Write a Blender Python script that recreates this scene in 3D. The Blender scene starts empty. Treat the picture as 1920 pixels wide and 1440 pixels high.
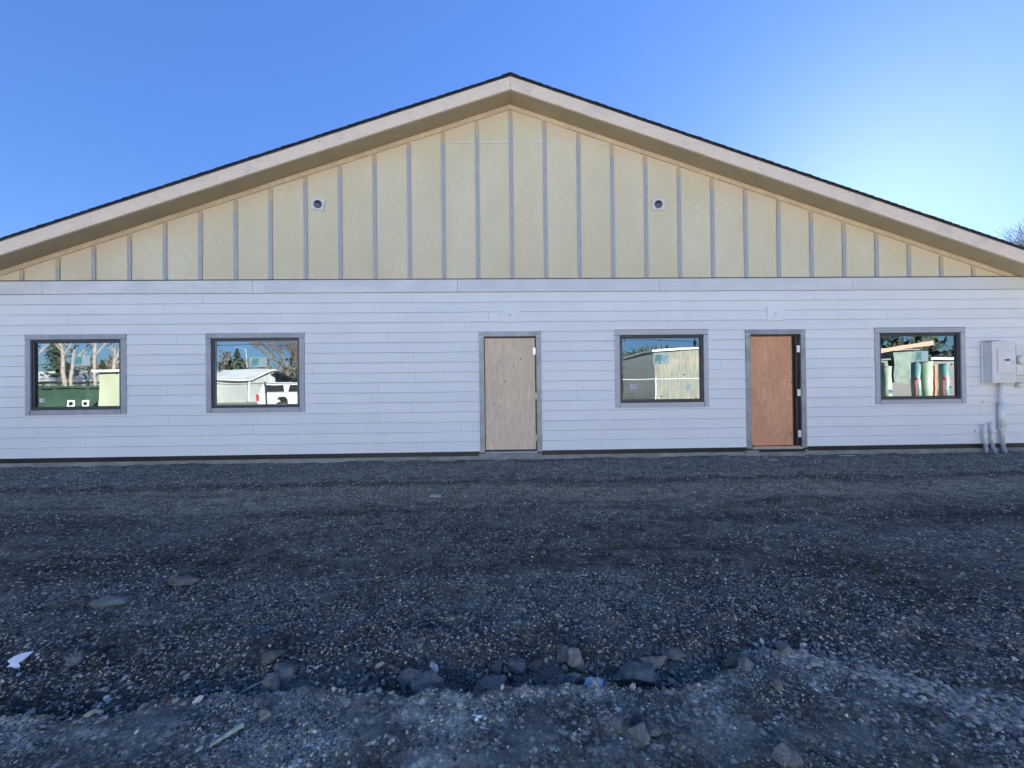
import bpy, math, random
import numpy as np
from mathutils import Vector, Matrix, noise as mnoise
random.seed(7); rng = np.random.default_rng(11)
scene = bpy.context.scene
COL = scene.collection
R = math.radians

# ------------------------------------------------------------------ helpers
class MB:
    """mesh builder: gathers shapes, build() links them as one mesh object"""
    def __init__(s): s.v=[]; s.f=[]; s.m=[]; s.a=[]; s.sm=[]; s.mi=0; s.var=0.5; s.smooth=False
    def add(s, vs, fs):
        b=len(s.v); s.v += [tuple(p) for p in vs]
        for f in fs: s.f.append([b+i for i in f]); s.m.append(s.mi); s.a.append(s.var); s.sm.append(s.smooth)
    def box(s, x0,x1,y0,y1,z0,z1, M=None):
        vs=[(x,y,z) for x in (x0,x1) for y in (y0,y1) for z in (z0,z1)]
        if M is not None: vs=[M@Vector(p) for p in vs]
        s.add(vs, [(0,1,3,2),(4,6,7,5),(0,4,5,1),(2,3,7,6),(0,2,6,4),(1,5,7,3)])
    def prism(s, poly, y0, y1):
        """poly = [(x,z)] counter-clockwise seen from -y, extruded y0 (front) to y1"""
        n=len(poly); vs=[(x,y0,z) for x,z in poly]+[(x,y1,z) for x,z in poly]
        s.add(vs, [tuple(range(n)), tuple(range(2*n-1,n-1,-1))]+[(i,i+n,(i+1)%n+n,(i+1)%n) for i in range(n)])
    def prismx(s, poly, x0, x1):
        """poly = [(y,z)] extruded along x"""
        n=len(poly); vs=[(x0,y,z) for y,z in poly]+[(x1,y,z) for y,z in poly]
        s.add(vs, [tuple(range(n-1,-1,-1)), tuple(range(n,2*n))]+[(i,(i+1)%n,(i+1)%n+n,i+n) for i in range(n)])
    def tube(s, pts, rad, n=10, cap=True):
        pts=[Vector(p) for p in pts]
        if not hasattr(rad,'__len__'): rad=[rad]*len(pts)
        vs=[]; up=None
        for i,p in enumerate(pts):
            d=(pts[min(i+1,len(pts)-1)]-pts[max(i-1,0)]).normalized()
            if up is None:
                up=Vector((0,0,1)) if abs(d.z)<.9 else Vector((1,0,0))
            a=d.cross(up)
            if a.length<1e-4: a=d.cross(Vector((0,1,0)))
            a.normalize(); b=a.cross(d).normalized(); up=b
            for k in range(n):
                t=2*math.pi*k/n; vs.append(p+(a*math.cos(t)+b*math.sin(t))*rad[i])
        fs=[]
        for i in range(len(pts)-1):
            for k in range(n): fs.append((i*n+k,i*n+(k+1)%n,(i+1)*n+(k+1)%n,(i+1)*n+k))
        if cap: fs.append(tuple(range(n-1,-1,-1))); fs.append(tuple((len(pts)-1)*n+k for k in range(n)))
        s.add(vs,fs)
    def build(s, name, mats, parent=None, bevel=0, autosmooth=False):
        me=bpy.data.meshes.new(name); me.from_pydata(s.v,[],s.f)
        if not isinstance(mats,(list,tuple)): mats=[mats]
        for m in mats: me.materials.append(m)
        me.polygons.foreach_set('material_index', s.m)
        me.polygons.foreach_set('use_smooth', s.sm)
        at=me.attributes.new('var','FLOAT','FACE'); at.data.foreach_set('value', s.a)
        me.update()
        o=bpy.data.objects.new(name, me); COL.objects.link(o)
        if parent is not None: o.parent=parent
        if bevel:
            b=o.modifiers.new('bevel','BEVEL'); b.width=bevel; b.segments=2; b.limit_method='ANGLE'
        return o
def tag(o, label=None, cat=None, group=None, kind=None):
    if label: o['label']=label
    if cat: o['category']=cat
    if group: o['group']=group
    if kind: o['kind']=kind
    return o
def empty(name, loc, label, cat, group=None, rz=0):
    o=bpy.data.objects.new(name,None); COL.objects.link(o); o.location=loc; o.rotation_euler.z=rz
    o.empty_display_size=.2
    return tag(o,label,cat,group)

# ------------------------------------------------------------------ materials
class NT:
    def __init__(s,name):
        s.mat=bpy.data.materials.new(name); s.mat.use_nodes=True; s.t=s.mat.node_tree; s.t.nodes.clear()
        s.out=s.n('ShaderNodeOutputMaterial'); s.b=s.n('ShaderNodeBsdfPrincipled')
        s.l(s.b.outputs[0], s.out.inputs[0])
    def n(s,typ,**k):
        nd=s.t.nodes.new(typ)
        for a,b in k.items(): setattr(nd,a,b)
        return nd
    def l(s,a,b): s.t.links.new(a,b)
    def coord(s,scale=(1,1,1),rot=(0,0,0)):
        c=s.n('ShaderNodeTexCoord'); m=s.n('ShaderNodeMapping'); m.inputs['Scale'].default_value=scale; m.inputs['Rotation'].default_value=rot
        s.l(c.outputs['Object'],m.inputs[0]); return m.outputs[0]
    def noise(s,scale,detail=4,rough=.55,co=None,dist=0):
        nd=s.n('ShaderNodeTexNoise'); nd.inputs['Scale'].default_value=scale; nd.inputs['Detail'].default_value=detail
        nd.inputs['Roughness'].default_value=rough; nd.inputs['Distortion'].default_value=dist
        if co is not None: s.l(co,nd.inputs['Vector'])
        return nd.outputs['Fac']
    def vor(s,scale,co=None,out='Distance',feature='F1'):
        nd=s.n('ShaderNodeTexVoronoi'); nd.feature=feature; nd.inputs['Scale'].default_value=scale
        if co is not None: s.l(co,nd.inputs['Vector'])
        return nd.outputs[out]
    def ramp(s,fac,stops,interp='LINEAR'):
        nd=s.n('ShaderNodeValToRGB'); nd.color_ramp.interpolation=interp; e=nd.color_ramp.elements
        while len(e)<len(stops): e.new(.5)
        for i,(p,c) in enumerate(stops):
            if not hasattr(c,'__len__'): c=(c,c,c)
            e[i].position=p; e[i].color=(*c[:3],1)
        s.l(fac,nd.inputs[0]); return nd.outputs[0]
    def mix(s,fac,a,b,mode='MIX'):
        nd=s.n('ShaderNodeMix',data_type='RGBA',blend_type=mode)
        for i,x in ((0,fac),(6,a),(7,b)):
            if hasattr(x,'links'): s.l(x,nd.inputs[i])
            elif i==0: nd.inputs[0].default_value=x
            else: nd.inputs[i].default_value=(*(x if hasattr(x,'__len__') else (x,x,x)),1)
        return nd.outputs[2]
    def math(s,op,a,b=0,c=None,clamp=False):
        nd=s.n('ShaderNodeMath',operation=op,use_clamp=clamp)
        for i,x in enumerate((a,b,c)):
            if x is None: continue
            if hasattr(x,'links'): s.l(x,nd.inputs[i])
            else: nd.inputs[i].default_value=x
        return nd.outputs[0]
    def mapr(s,v,a,b,c=0,d=1):
        nd=s.n('ShaderNodeMapRange',interpolation_type='SMOOTHSTEP')
        s.l(v,nd.inputs[0])
        for i,x in zip((1,2,3,4),(a,b,c,d)): nd.inputs[i].default_value=x
        return nd.outputs[0]
    def attr(s,name):
        nd=s.n('ShaderNodeAttribute'); nd.attribute_name=name; return nd.outputs['Fac']
    def bump(s,h,strength=.3,dist=.01):
        nd=s.n('ShaderNodeBump'); nd.inputs['Strength'].default_value=strength; nd.inputs['Distance'].default_value=dist
        s.l(h,nd.inputs['Height'])
        p=s.b.inputs['Normal']
        if p.links: s.l(p.links[0].from_socket, nd.inputs['Normal'])
        s.l(nd.outputs[0],p)
    def fin(s,col,rough=.7,metal=0,spec=None):
        for i,x in (('Base Color',col),('Roughness',rough),('Metallic',metal)):
            if hasattr(x,'links'): s.l(x,s.b.inputs[i])
            elif i=='Base Color': s.b.inputs[i].default_value=(*x,1)
            else: s.b.inputs[i].default_value=x
        if spec is not None: s.b.inputs['Specular IOR Level'].default_value=spec
        return s.mat
def simple(name,col,rough=.6,metal=0,amt=.18,scale=6,bump=.05,co=(1,1,1),fine=60):
    t=NT(name); c=t.coord(co)
    n=t.noise(scale,5,.6,c); n2=t.noise(fine,3,.6,c)
    k=t.mapr(n,.3,.7,1-amt,1+amt*.6); k2=t.mapr(n2,.3,.7,1-amt*.5,1+amt*.5)
    cc=t.mix(1,t.mix(1,col,k,'MULTIPLY'),k2,'MULTIPLY')
    va=t.mapr(t.attr('var'),0,1,.9,1.1); cc=t.mix(1,cc,va,'MULTIPLY')
    if bump: t.bump(n2,bump,.004)
    return t.fin(cc,rough,metal)

M={}
# primed fibre-cement siding: faint raised wood grain, each board a touch different, scuffs
t=NT('siding_primer'); cg=t.coord((1.2,1,28)); cb=t.coord()
grain=t.noise(9,6,.65,cg,.6); big=t.noise(1.1,4,.6,cb); sm=t.noise(14,5,.6,cb)
c=t.mix(t.mapr(t.attr('var'),0,1),(.785,.79,.775),(.825,.825,.805))
c=t.mix(t.mapr(big,.35,.7,0,.5),c,(.745,.745,.735))
c=t.mix(t.mapr(grain,.42,.72,0,.28),c,(.66,.66,.66))
c=t.mix(t.mapr(sm,.62,.78,0,.35),c,(.87,.865,.85))
t.bump(grain,.25,.003); M['siding']=t.fin(c,.62)
t=NT('band_primer'); cg=t.coord((1.2,1,16)); grain=t.noise(8,6,.65,cg,.5); big=t.noise(1.6,5,.6,t.coord((1,1,2)))
c=t.mix(t.mapr(t.attr('var'),0,1),(.72,.72,.71),(.80,.795,.78)); c=t.mix(t.mapr(big,.35,.65,0,.6),c,(.62,.625,.63))
c=t.mix(t.mapr(grain,.4,.7,0,.3),c,(.46,.46,.47)); t.bump(grain,.25,.003); M['band']=t.fin(c,.62)
# gable panels: yellowish panels with beige paint sprayed up against the rake
def rake_d(t):
    s=t.n('ShaderNodeSeparateXYZ'); c=t.n('ShaderNodeTexCoord'); t.l(c.outputs['Object'],s.inputs[0])
    d=t.math('SUBTRACT',6.41,t.math('ADD',s.outputs[2],t.math('MULTIPLY',t.math('ABSOLUTE',s.outputs[0]),.3333)))
    return d,s.outputs[0],s.outputs[2]
t=NT('gable_panel_board'); cg=t.coord((30,1,1.1)); grain=t.noise(7,6,.7,cg,.4); big=t.noise(.9,4,.6,t.coord((1,1,.5)))
d,xx,zz=rake_d(t); ns=t.noise(2.3,5,.65,t.coord((1,1,1.3)))
dd=t.math('ADD',d,t.math('MULTIPLY',t.math('SUBTRACT',ns,.5),.75))
c=t.mix(t.mapr(big,.3,.7),(.71,.62,.405),(.79,.71,.505))
c=t.mix(t.mapr(grain,.4,.72,0,.6),c,(.55,.46,.29)); spk=t.noise(45,3,.7,t.coord((1,1,.5))); c=t.mix(t.mapr(spk,.60,.72,0,.4),c,(.86,.78,.60)); c=t.mix(t.mapr(spk,.28,.40,.3,0),c,(.48,.39,.25))
c=t.mix(t.mapr(dd,.08,.42,.8,0),c,(.74,.58,.43))
st=t.noise(5.5,6,.7,t.coord((1,1,1))); c=t.mix(t.mapr(st,.66,.74,0,.35),c,(.34,.29,.19))
t.bump(grain,.3,.003); M['panel']=t.fin(c,.7)
t=NT('batten_primer'); d,xx,zz=rake_d(t); ns=t.noise(1.3,2,.5,t.coord((1,1,.01)))
dd=t.math('ADD',d,t.math('MULTIPLY',t.math('SUBTRACT',ns,.5),.5)); gr=t.noise(6,5,.6,t.coord((6,1,1)))
c=t.mix(t.mapr(gr,.3,.7),(.36,.36,.385),(.46,.455,.47)); c=t.mix(t.mapr(dd,.24,.30,.9,0),c,(.56,.44,.31)); t.bump(gr,.15,.003); M['batten']=t.fin(c,.6)
M['rake_trim']=simple('beige_trim_paint',(.70,.55,.38),.6,amt=.12,scale=3,fine=30)
t=NT('fascia_wood'); cg=t.coord((1.5,1,5)); g=t.noise(6,6,.65,cg,.8); k=t.vor(3.2,t.coord((.8,1,2.4)),'Distance'); kk=t.noise(2.2,4,.6,t.coord())
c=t.mix(t.mapr(g,.35,.7),(.86,.71,.56),(.77,.62,.48)); c=t.mix(t.mapr(k,.05,.09,.55,0),c,(.36,.27,.2)); c=t.mix(t.mapr(kk,.5,.7,0,.35),c,(.5,.45,.42))
t.bump(g,.2,.003); M['fascia']=t.fin(c,.65)
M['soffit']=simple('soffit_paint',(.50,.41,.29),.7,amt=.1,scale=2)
M['shingle']=simple('asphalt_shingle',(.028,.028,.034),.9,amt=.5,scale=8,bump=.6,fine=180)
M['drip']=simple('dark_bronze_metal',(.05,.042,.04),.4,.3,amt=.2)
M['flash']=simple('black_membrane',(.018,.018,.022),.35,0,amt=.5,scale=1.2,bump=.1)
t=NT('foundation_concrete'); a=t.noise(3,6,.65,t.coord((1,1,3))); b=t.noise(40,4,.6,t.coord()); d=t.noise(1.2,3,.6,t.coord((1,1,.1)))
c=t.mix(t.mapr(a,.3,.7),(.20,.20,.185),(.34,.335,.31)); c=t.mix(t.mapr(b,.5,.7,0,.4),c,(.14,.14,.135)); c=t.mix(t.mapr(d,.55,.75,0,.5),c,(.17,.16,.13)); t.bump(b,.5,.006); M['concrete']=t.fin(c,.9)
t=NT('window_trim_primer'); g=t.noise(5,6,.65,t.coord()); h=t.noise(28,5,.7,t.coord((1,1,1)))
c=t.mix(t.mapr(g,.3,.7),(.33,.34,.355),(.43,.437,.45)); c=t.mix(t.mapr(t.attr('var'),0,1,0,.75),c,(.55,.545,.55)); c=t.mix(t.mapr(h,.66,.74,0,.55),c,(.12,.12,.13)); t.bump(g,.15,.003); M['trim']=t.fin(c,.55)
M['wframe']=simple('charcoal_vinyl',(.035,.037,.045),.35,amt=.15,scale=3)
M['galv']=simple('galvanised_trim',(.33,.345,.36),.5,.35,amt=.22,scale=4,bump=.08)
M['jamb']=simple('brown_steel_jamb',(.055,.042,.04),.5,amt=.2)
M['hinge']=simple('hinge_steel',(.75,.75,.74),.35,.4,amt=.12,scale=12)
def ply(name,c1,c2,c3,knot,seedx):
    t=NT(name); cc=t.coord((1,1,1)); mp=t.n('ShaderNodeMapping'); mp.inputs['Location'].default_value=(seedx,0,seedx*.7); mp.inputs['Scale'].default_value=(7.5,1,.42); t.l(cc,mp.inputs[0])
    n=t.noise(1.3,4,.5,mp.outputs[0],.5); rings=t.math('FRACT',t.math('MULTIPLY',n,13)); r=t.mapr(rings,.1,.9)
    f=t.noise(40,4,.6,t.coord((3,1,.25))); big=t.noise(1.6,3,.5,t.coord((1.6,1,.8)))
    c=t.mix(r,c1,c2); c=t.mix(t.mapr(f,.4,.75,0,.5),c,c3); c=t.mix(t.mapr(big,.4,.7,0,.45),c,c3)
    v=t.vor(5.2,t.coord((1.35,1,.9))); wob=t.noise(30,2,.5,cc); vv=t.math('ADD',v,t.math('MULTIPLY',wob,.05))
    c=t.mix(t.mapr(vv,.075,.14,.9,0),c,knot)
    v2=t.vor(11,t.coord((1.5,1,.55))); c=t.mix(t.mapr(v2,.05,.14,.65,0),c,knot)
    t.bump(f,.2,.003); return t.fin(c,.75)
M['ply1']=ply('weathered_plywood',(.84,.66,.46),(.68,.51,.34),(.62,.50,.38),(.15,.08,.05),3.1)
M['ply2']=ply('red_plywood',(.84,.43,.24),(.68,.32,.17),(.58,.27,.15),(.10,.03,.02),8.4)
M['cab']=simple('painted_cabinet',(.74,.72,.69),.45,amt=.06,scale=2,bump=.02)
M['pvc']=simple('painted_conduit',(.80,.79,.77),.45,amt=.1,scale=5)
M['pvcb']=simple('pvc_bare_grey_blue',(.36,.42,.50),.4,amt=.2,scale=9)
M['white']=simple('white_plastic',(.75,.75,.75),.4,amt=.06)
M['white_label']=simple('paper_label',(.8,.8,.8),.6,amt=.05)
M['black']=simple('black_rubber',(.012,.012,.014),.5,amt=.1)
M['ventdark']=simple('grey_damper',(.13,.14,.15),.5,.3,amt=.2)
M['ink']=simple('label_ink',(.05,.05,.07),.6,amt=.1)
M['dab']=simple('filler_dab',(.85,.83,.76),.7,amt=.1)
M['interior']=simple('dark_interior',(.05,.05,.05),.9)
M['green_film']=simple('green_printed_film',(.12,.42,.28),.5,amt=.1)
M['pale_film']=simple('pale_green_film',(.66,.80,.72),.5,amt=.08)
M['teal']=simple('cyan_film',(.12,.5,.6),.5,amt=.1)
M['pink']=simple('pale_violet_label',(.62,.55,.70),.5,amt=.1)
# glass: coated panes, strongly mirroring, dark room behind
t=NT('coated_glass'); t.t.nodes.remove(t.b)
gl=t.n('ShaderNodeBsdfGlossy'); gl.inputs['Roughness'].default_value=0.0; gl.inputs['Color'].default_value=(.82,.94,1.0,1)
tr=t.n('ShaderNodeBsdfTransparent'); tr.inputs['Color'].default_value=(.35,.4,.38,1)
mx=t.n('ShaderNodeMixShader'); mx.inputs[0].default_value=.34
bp=t.n('ShaderNodeBump'); bp.inputs['Strength'].default_value=.22; bp.inputs['Distance'].default_value=.004
t.l(t.noise(1.7,1,.4,t.coord((1,1,1.4))),bp.inputs['Height']); t.l(bp.outputs[0],gl.inputs['Normal'])
t.l(tr.outputs[0],mx.inputs[1]); t.l(gl.outputs[0],mx.inputs[2]); t.l(mx.outputs[0],t.out.inputs[0]); M['glass']=t.mat

# ------------------------------------------------------------------ ground
def vnoise(x,y,seed=0):
    """vectorised value noise 0..1"""
    xi=np.floor(x).astype(np.int64); yi=np.floor(y).astype(np.int64); fx=x-xi; fy=y-yi
    fx=fx*fx*(3-2*fx); fy=fy*fy*(3-2*fy)
    def h(a,b):
        n=(a*374761393+b*668265263+seed*974634777)&0xffffffff
        n=((n^(n>>13))*1274126177)&0xffffffff; n=n^(n>>16); return (n&0xffffff)/float(0xffffff)
    return (h(xi,yi)*(1-fx)+h(xi+1,yi)*fx)*(1-fy)+(h(xi,yi+1)*(1-fx)+h(xi+1,yi+1)*fx)*fy
def fbm(x,y,seed,octv=4):
    s=0; a=.5; tot=0
    for i in range(octv): s=s+a*vnoise(x*2**i,y*2**i,seed+i); tot+=a; a*=.55
    return s/tot
EX=[-8,-4,-2.297,-1.827,-1.652,-1.393,-.93,-.785,-.615,-.458,-.383,-.312,-.197,.163,.341,.558,.76,.96,1.218,1.6,2.4,6]
EY=[-5.9,-5.6,-5.452,-5.492,-5.393,-5.374,-5.371,-5.383,-5.411,-5.375,-5.415,-5.433,-5.392,-5.374,-5.423,-5.413,-5.36,-5.268,-5.202,-5.40,-5.64,-6.2]
DX=[-8,-3,-2.2,-1.5,-1.1,-.7,-.45,0,.5,.8,1.1,1.5,6]
DA=[0,.01,.03,.035,.03,.06,.085,.055,.07,.055,.025,0,0]
def ss(a,b,x):
    t=np.clip((x-a)/(b-a),0,1); return t*t*(3-2*t)
def ground_h(x,y):
    ye=np.interp(x,EX,EY)+(fbm(x*9,y*0+3,5)-.5)*.05+(fbm(x*38,y*30,6,2)-.5)*.035
    dep=np.interp(x,DX,DA)
    q=y-ye
    h=-dep*ss(-.004,.018,q)*(1-ss(.05,.30,q))
    h+= .018*ss(-.10,-.004,q)*(1-ss(-.004,.012,q))*np.clip(dep*16,0,1)*(fbm(x*4,y*4,31))
    h+= (fbm(x*.8,y*1.6,2)-.5)*.05*ss(.3,1.2,q)
    h+= .035*ss(-1.75,-1.45,y+(fbm(x*1.5,y*0,8)-.5)*.3)            # crushed gravel strip along the wall
    h+= (fbm(x*5,y*5,51,3)-.45)*.045*ss(-.7,-.1,y)
    near=ss(-3.0,-4.2,y)
    loose=ss(.0,.05,q)*(1-ss(.6,1.1,q))+.35*ss(.6,1.1,q)
    h+= (fbm(x*55,y*55,12,3)-.5)*(.011+.013*loose)*(.35+.65*near)
    h+= (fbm(x*11,y*11,17,3)-.5)*(.024+.03*loose)
    # grader marks
    h+= (fbm(x*.7,y*9+x*1.2,41,3)-.5)*.035*ss(.8,1.4,q)*(1-ss(-1.9,-1.5,y))
    return h, q, dep
def axis(parts):
    out=[]
    for a,b,st in parts: out+=list(np.arange(a,b,st))
    return np.array(out)
xs=axis([(-400,-60,40),(-60,-12,4),(-12,-3.2,.06),(-3.2,2.9,.011),(2.9,12,.06),(12,60,4),(60,401,40)])
ys=axis([(-400,-60,40),(-60,-8,4),(-8,-5.95,.1),(-5.95,-4.6,.011),(-4.6,-3.4,.022),(-3.4,0.02,.04),(.02,4,.5),(4,60,4),(60,401,40)])
X,Y=np.meshgrid(xs,ys); H,Q,DEP=ground_h(X,Y)
far=np.clip((np.abs(X)-12)/20,0,1)+np.clip((-Y-9)/20,0,1)+(Y>.3); H=np.where(far>0,0,H)
nx,ny=len(xs),len(ys)
me=bpy.data.meshes.new('ground'); me.vertices.add(nx*ny)
me.vertices.foreach_set('co',np.stack([X,Y,H],-1).astype(np.float32).ravel())
ii=(np.arange(ny-1)[:,None]*nx+np.arange(nx-1)[None]).ravel()
quads=np.stack([ii,ii+1,ii+1+nx,ii+nx],-1).astype(np.int32)
me.loops.add(quads.size); me.loops.foreach_set('vertex_index',quads.ravel()); me.polygons.add(len(quads))
me.polygons.foreach_set('loop_start',np.arange(0,quads.size,4,dtype=np.int32))
me.polygons.foreach_set('use_smooth',np.ones(len(quads),bool)); me.update(calc_edges=True)
pale=(1-ss(-.02,.012,Q))*ss(-7.5,-6.2,Y)*(.25+.75*ss(.35,.62,fbm(X*1.6+3,Y*2.4,61)))
pale=np.maximum(pale*1.0, (1-ss(-.17,-.03,Q+0.0*X))*0.0+ (ss(-.14,-.05,Q)*(1-ss(-.02,.008,Q)))*ss(.42,.62,fbm(X*2.3,Y*3,77))*1.25)
at=me.attributes.new('pale','FLOAT','POINT'); at.data.foreach_set('value',pale.astype(np.float32).ravel())
stripm=np.where(X>.9,np.exp(-((Y-np.interp(X,[1.0,1.19,1.365,1.58,1.678,1.95,2.4],[-5.18,-5.24,-5.30,-5.43,-5.57,-5.68,-5.8]))/.14)**2),0); me.attributes['pale'].data.foreach_set('value',(pale*(1-.8*stripm)).astype(np.float32).ravel())
rut=ss(0,.02,Q)*(1-ss(.25,.7,Q))*ss(-7,-5,X)*(1-ss(1.2,2,X))
at=me.attributes.new('rut','FLOAT','POINT'); at.data.foreach_set('value',rut.astype(np.float32).ravel())
t=NT('gravelly_dirt'); co=t.coord(); st=t.coord((.28,1,1),(0,0,R(-4))); s=t.n('ShaderNodeSeparateXYZ'); t.l(co,s.inputs[0]); yy=s.outputs[1]; xx=s.outputs[0]
n1=t.noise(1.1,6,.6,st,.4); n2=t.noise(2.6,7,.65,co); n3=t.noise(9,6,.65,t.coord((.35,1,1))); fine=t.noise(120,4,.7,co)
c=t.mix(t.mapr(n1,.36,.62),(.095,.094,.086),(.225,.226,.220))
c=t.mix(t.mapr(n3,.45,.7,0,.7),c,(.22,.222,.215))
c=t.mix(t.mapr(n2,.56,.68,0,.5),c,(.045,.040,.035))
w=t.math('ADD',yy,t.math('MULTIPLY',t.math('SUBTRACT',n1,.5),1.6))
band=t.math('MULTIPLY',t.mapr(w,-3.0,-2.3),t.mapr(w,-1.9,-1.6,1,0)); c=t.mix(t.math('MULTIPLY',band,.75),c,(.40,.385,.33))
tan=t.math('MULTIPLY',t.mapr(t.noise(.75,4,.6,t.coord((.45,1.2,1))),.52,.64),t.mapr(w,-3.6,-2.2)); c=t.mix(t.math('MULTIPLY',tan,.65),c,(.50,.47,.38))
w2=t.math('ADD',yy,t.math('MULTIPLY',t.math('SUBTRACT',n2,.5),.5)); c=t.mix(t.mapr(w2,-1.66,-1.5,0,.8),c,(.28,.295,.31))
edge=t.math('MULTIPLY',t.mapr(w2,-1.78,-1.62),t.mapr(w2,-1.6,-1.45,1,0)); c=t.mix(t.math('MULTIPLY',edge,.45),c,(.03,.03,.033))
c=t.mix(t.math('MULTIPLY',t.attr('rut'),.4),c,(.036,.036,.040))
c=t.mix(t.attr('pale'),c,t.mix(t.mapr(n2,.4,.62),(.19,.197,.20),(.58,.60,.60)))
far=t.mapr(yy,-9,-14); c=t.mix(far,c,(.42,.41,.39))  # unseen yard behind the viewer, paled to bounce sun onto the facade
sk=t.noise(2.2,5,.7,t.coord((.10,1.9,1),(0,0,R(-3))),.3); c=t.mix(t.mapr(sk,.54,.64,0,.35),c,(.035,.034,.034)); c=t.mix(t.mapr(sk,.33,.45,.4,0),c,(.20,.20,.19))
# stones in the surface: cells of different grey, occlusion in the gaps painted dark
for sc,am,lo,hi in ((85,.9,.25,2.6),(38,.7,.35,2.6),(190,.5,.5,1.8)):
    vd=t.n('ShaderNodeTexVoronoi'); vd.inputs['Scale'].default_value=sc; t.l(co,vd.inputs['Vector'])
    vs=t.n('ShaderNodeSeparateXYZ'); t.l(vd.outputs['Color'],vs.inputs[0])
    br=t.ramp(vs.outputs[0],[(0,lo),(.55,.85),(.9,1.25),(1,hi)]); g=t.mapr(vd.outputs['Distance'],.35,.75,1,.45)
    msk=t.mapr(t.noise(3.1+sc*.02,3,.6,co),.38,.6,.25,1)
    c=t.mix(t.math('MULTIPLY',msk,am),c,t.mix(1,t.mix(1,c,br,'MULTIPLY'),g,'MULTIPLY'))
    t.bump(t.math('MULTIPLY',g,msk),.55,.9/sc)
sp=t.n('ShaderNodeTexVoronoi'); sp.inputs['Scale'].default_value=26; t.l(co,sp.inputs['Vector']); ssx=t.n('ShaderNodeSeparateXYZ'); t.l(sp.outputs['Color'],ssx.inputs[0])
spm=t.math('MULTIPLY',t.mapr(ssx.outputs[1],.72,.85),t.mapr(sp.outputs['Distance'],.20,.33,1,0)); c=t.mix(t.math('MULTIPLY',spm,.8),c,(.42,.43,.44))
t.bump(fine,.5,.004); t.bump(n3,.5,.02)
c=t.mix(1,c,(1.06,1.04,.84),'MULTIPLY'); M['ground']=t.fin(c,.88,0,.25); me.materials.append(M['ground'])
g=bpy.data.objects.new('ground',me); COL.objects.link(g); tag(g,kind='structure')

# ---- loose gravel: one uncountable object, real little stones
def ico(sub):
    import bmesh
    bm=bmesh.new(); bmesh.ops.create_icosphere(bm,subdivisions=sub,radius=1); bm.verts.ensure_lookup_table()
    v=np.array([p.co[:] for p in bm.verts]); f=np.array([[q.index for q in p.verts] for p in bm.faces]); bm.free(); return v,f
def hfun(x,y): return ground_h(x,y)
def scatter(n,xr,yr,dens):
    x=rng.uniform(*xr,n); y=rng.uniform(*yr,n); d=7.174+y
    ok=(np.abs(x+.2)<1.36*np.maximum(d,.5)+.1)
    p=dens(x,y); ok&=(rng.random(n)<p); return x[ok],y[ok]
def dens_front(x,y):
    q=y-np.interp(x,EX,EY); c=fbm(x*3,y*3,91); return np.where(q<0,.12+.95*ss(.45,.62,c),0)
def dens_back(x,y):
    q=y-np.interp(x,EX,EY); c=fbm(x*2.2,y*4,95); return np.where(q>0,(1-.65*ss(.5,1.6,q))*(.2+.8*ss(.36,.56,c)),0)
SX=[1.0,1.19,1.365,1.58,1.678,1.95,2.4]; SY=[-5.18,-5.24,-5.30,-5.43,-5.57,-5.68,-5.8]
def dens_strip(x,y):
    w=np.interp(x,[1,1.3,1.7,2.4],[.03,.07,.12,.16]); e=(y-np.interp(x,SX,SY))/w+(fbm(x*7,y*7,3)-.5)*1.2; return np.where(x>1.0,np.exp(-e*e*1.3),0)
def dens_rub(x,y):
    q=y-np.interp(x,EX,EY); return np.where((q>-.03)&(q<.2),.15+.85*ss(.4,.6,fbm(x*4,y*4,88)),0)
def dens_mid(x,y):
    c=fbm(x*.9,y*2.6,99); return .12+.88*ss(.42,.66,c)
groups=[(60000,(-2.9,2.6),(-5.95,-5.05),dens_front,.0020,.0062,1),
        (60000,(-3.4,3.2),(-5.45,-4.3),dens_back,.0024,.0080,1),
        (1500,(-2.6,1.4),(-5.6,-5.05),dens_rub,.009,.020,1),
        (1600,(-2.9,2.6),(-5.95,-4.9),lambda x,y:np.full(x.shape,.6),.007,.0125,1),
        (15000,(.95,2.5),(-5.95,-5.0),dens_strip,.0070,.0150,2),
        (60000,(-8,8),(-4.5,-1.7),dens_mid,.0035,.0105,1),
        (15000,(-11,11),(-1.7,-.08),lambda x,y:np.full(x.shape,.9),.006,.013,1)]
VV=[];FF=[];CC=[];SM=[];base=0
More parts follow.
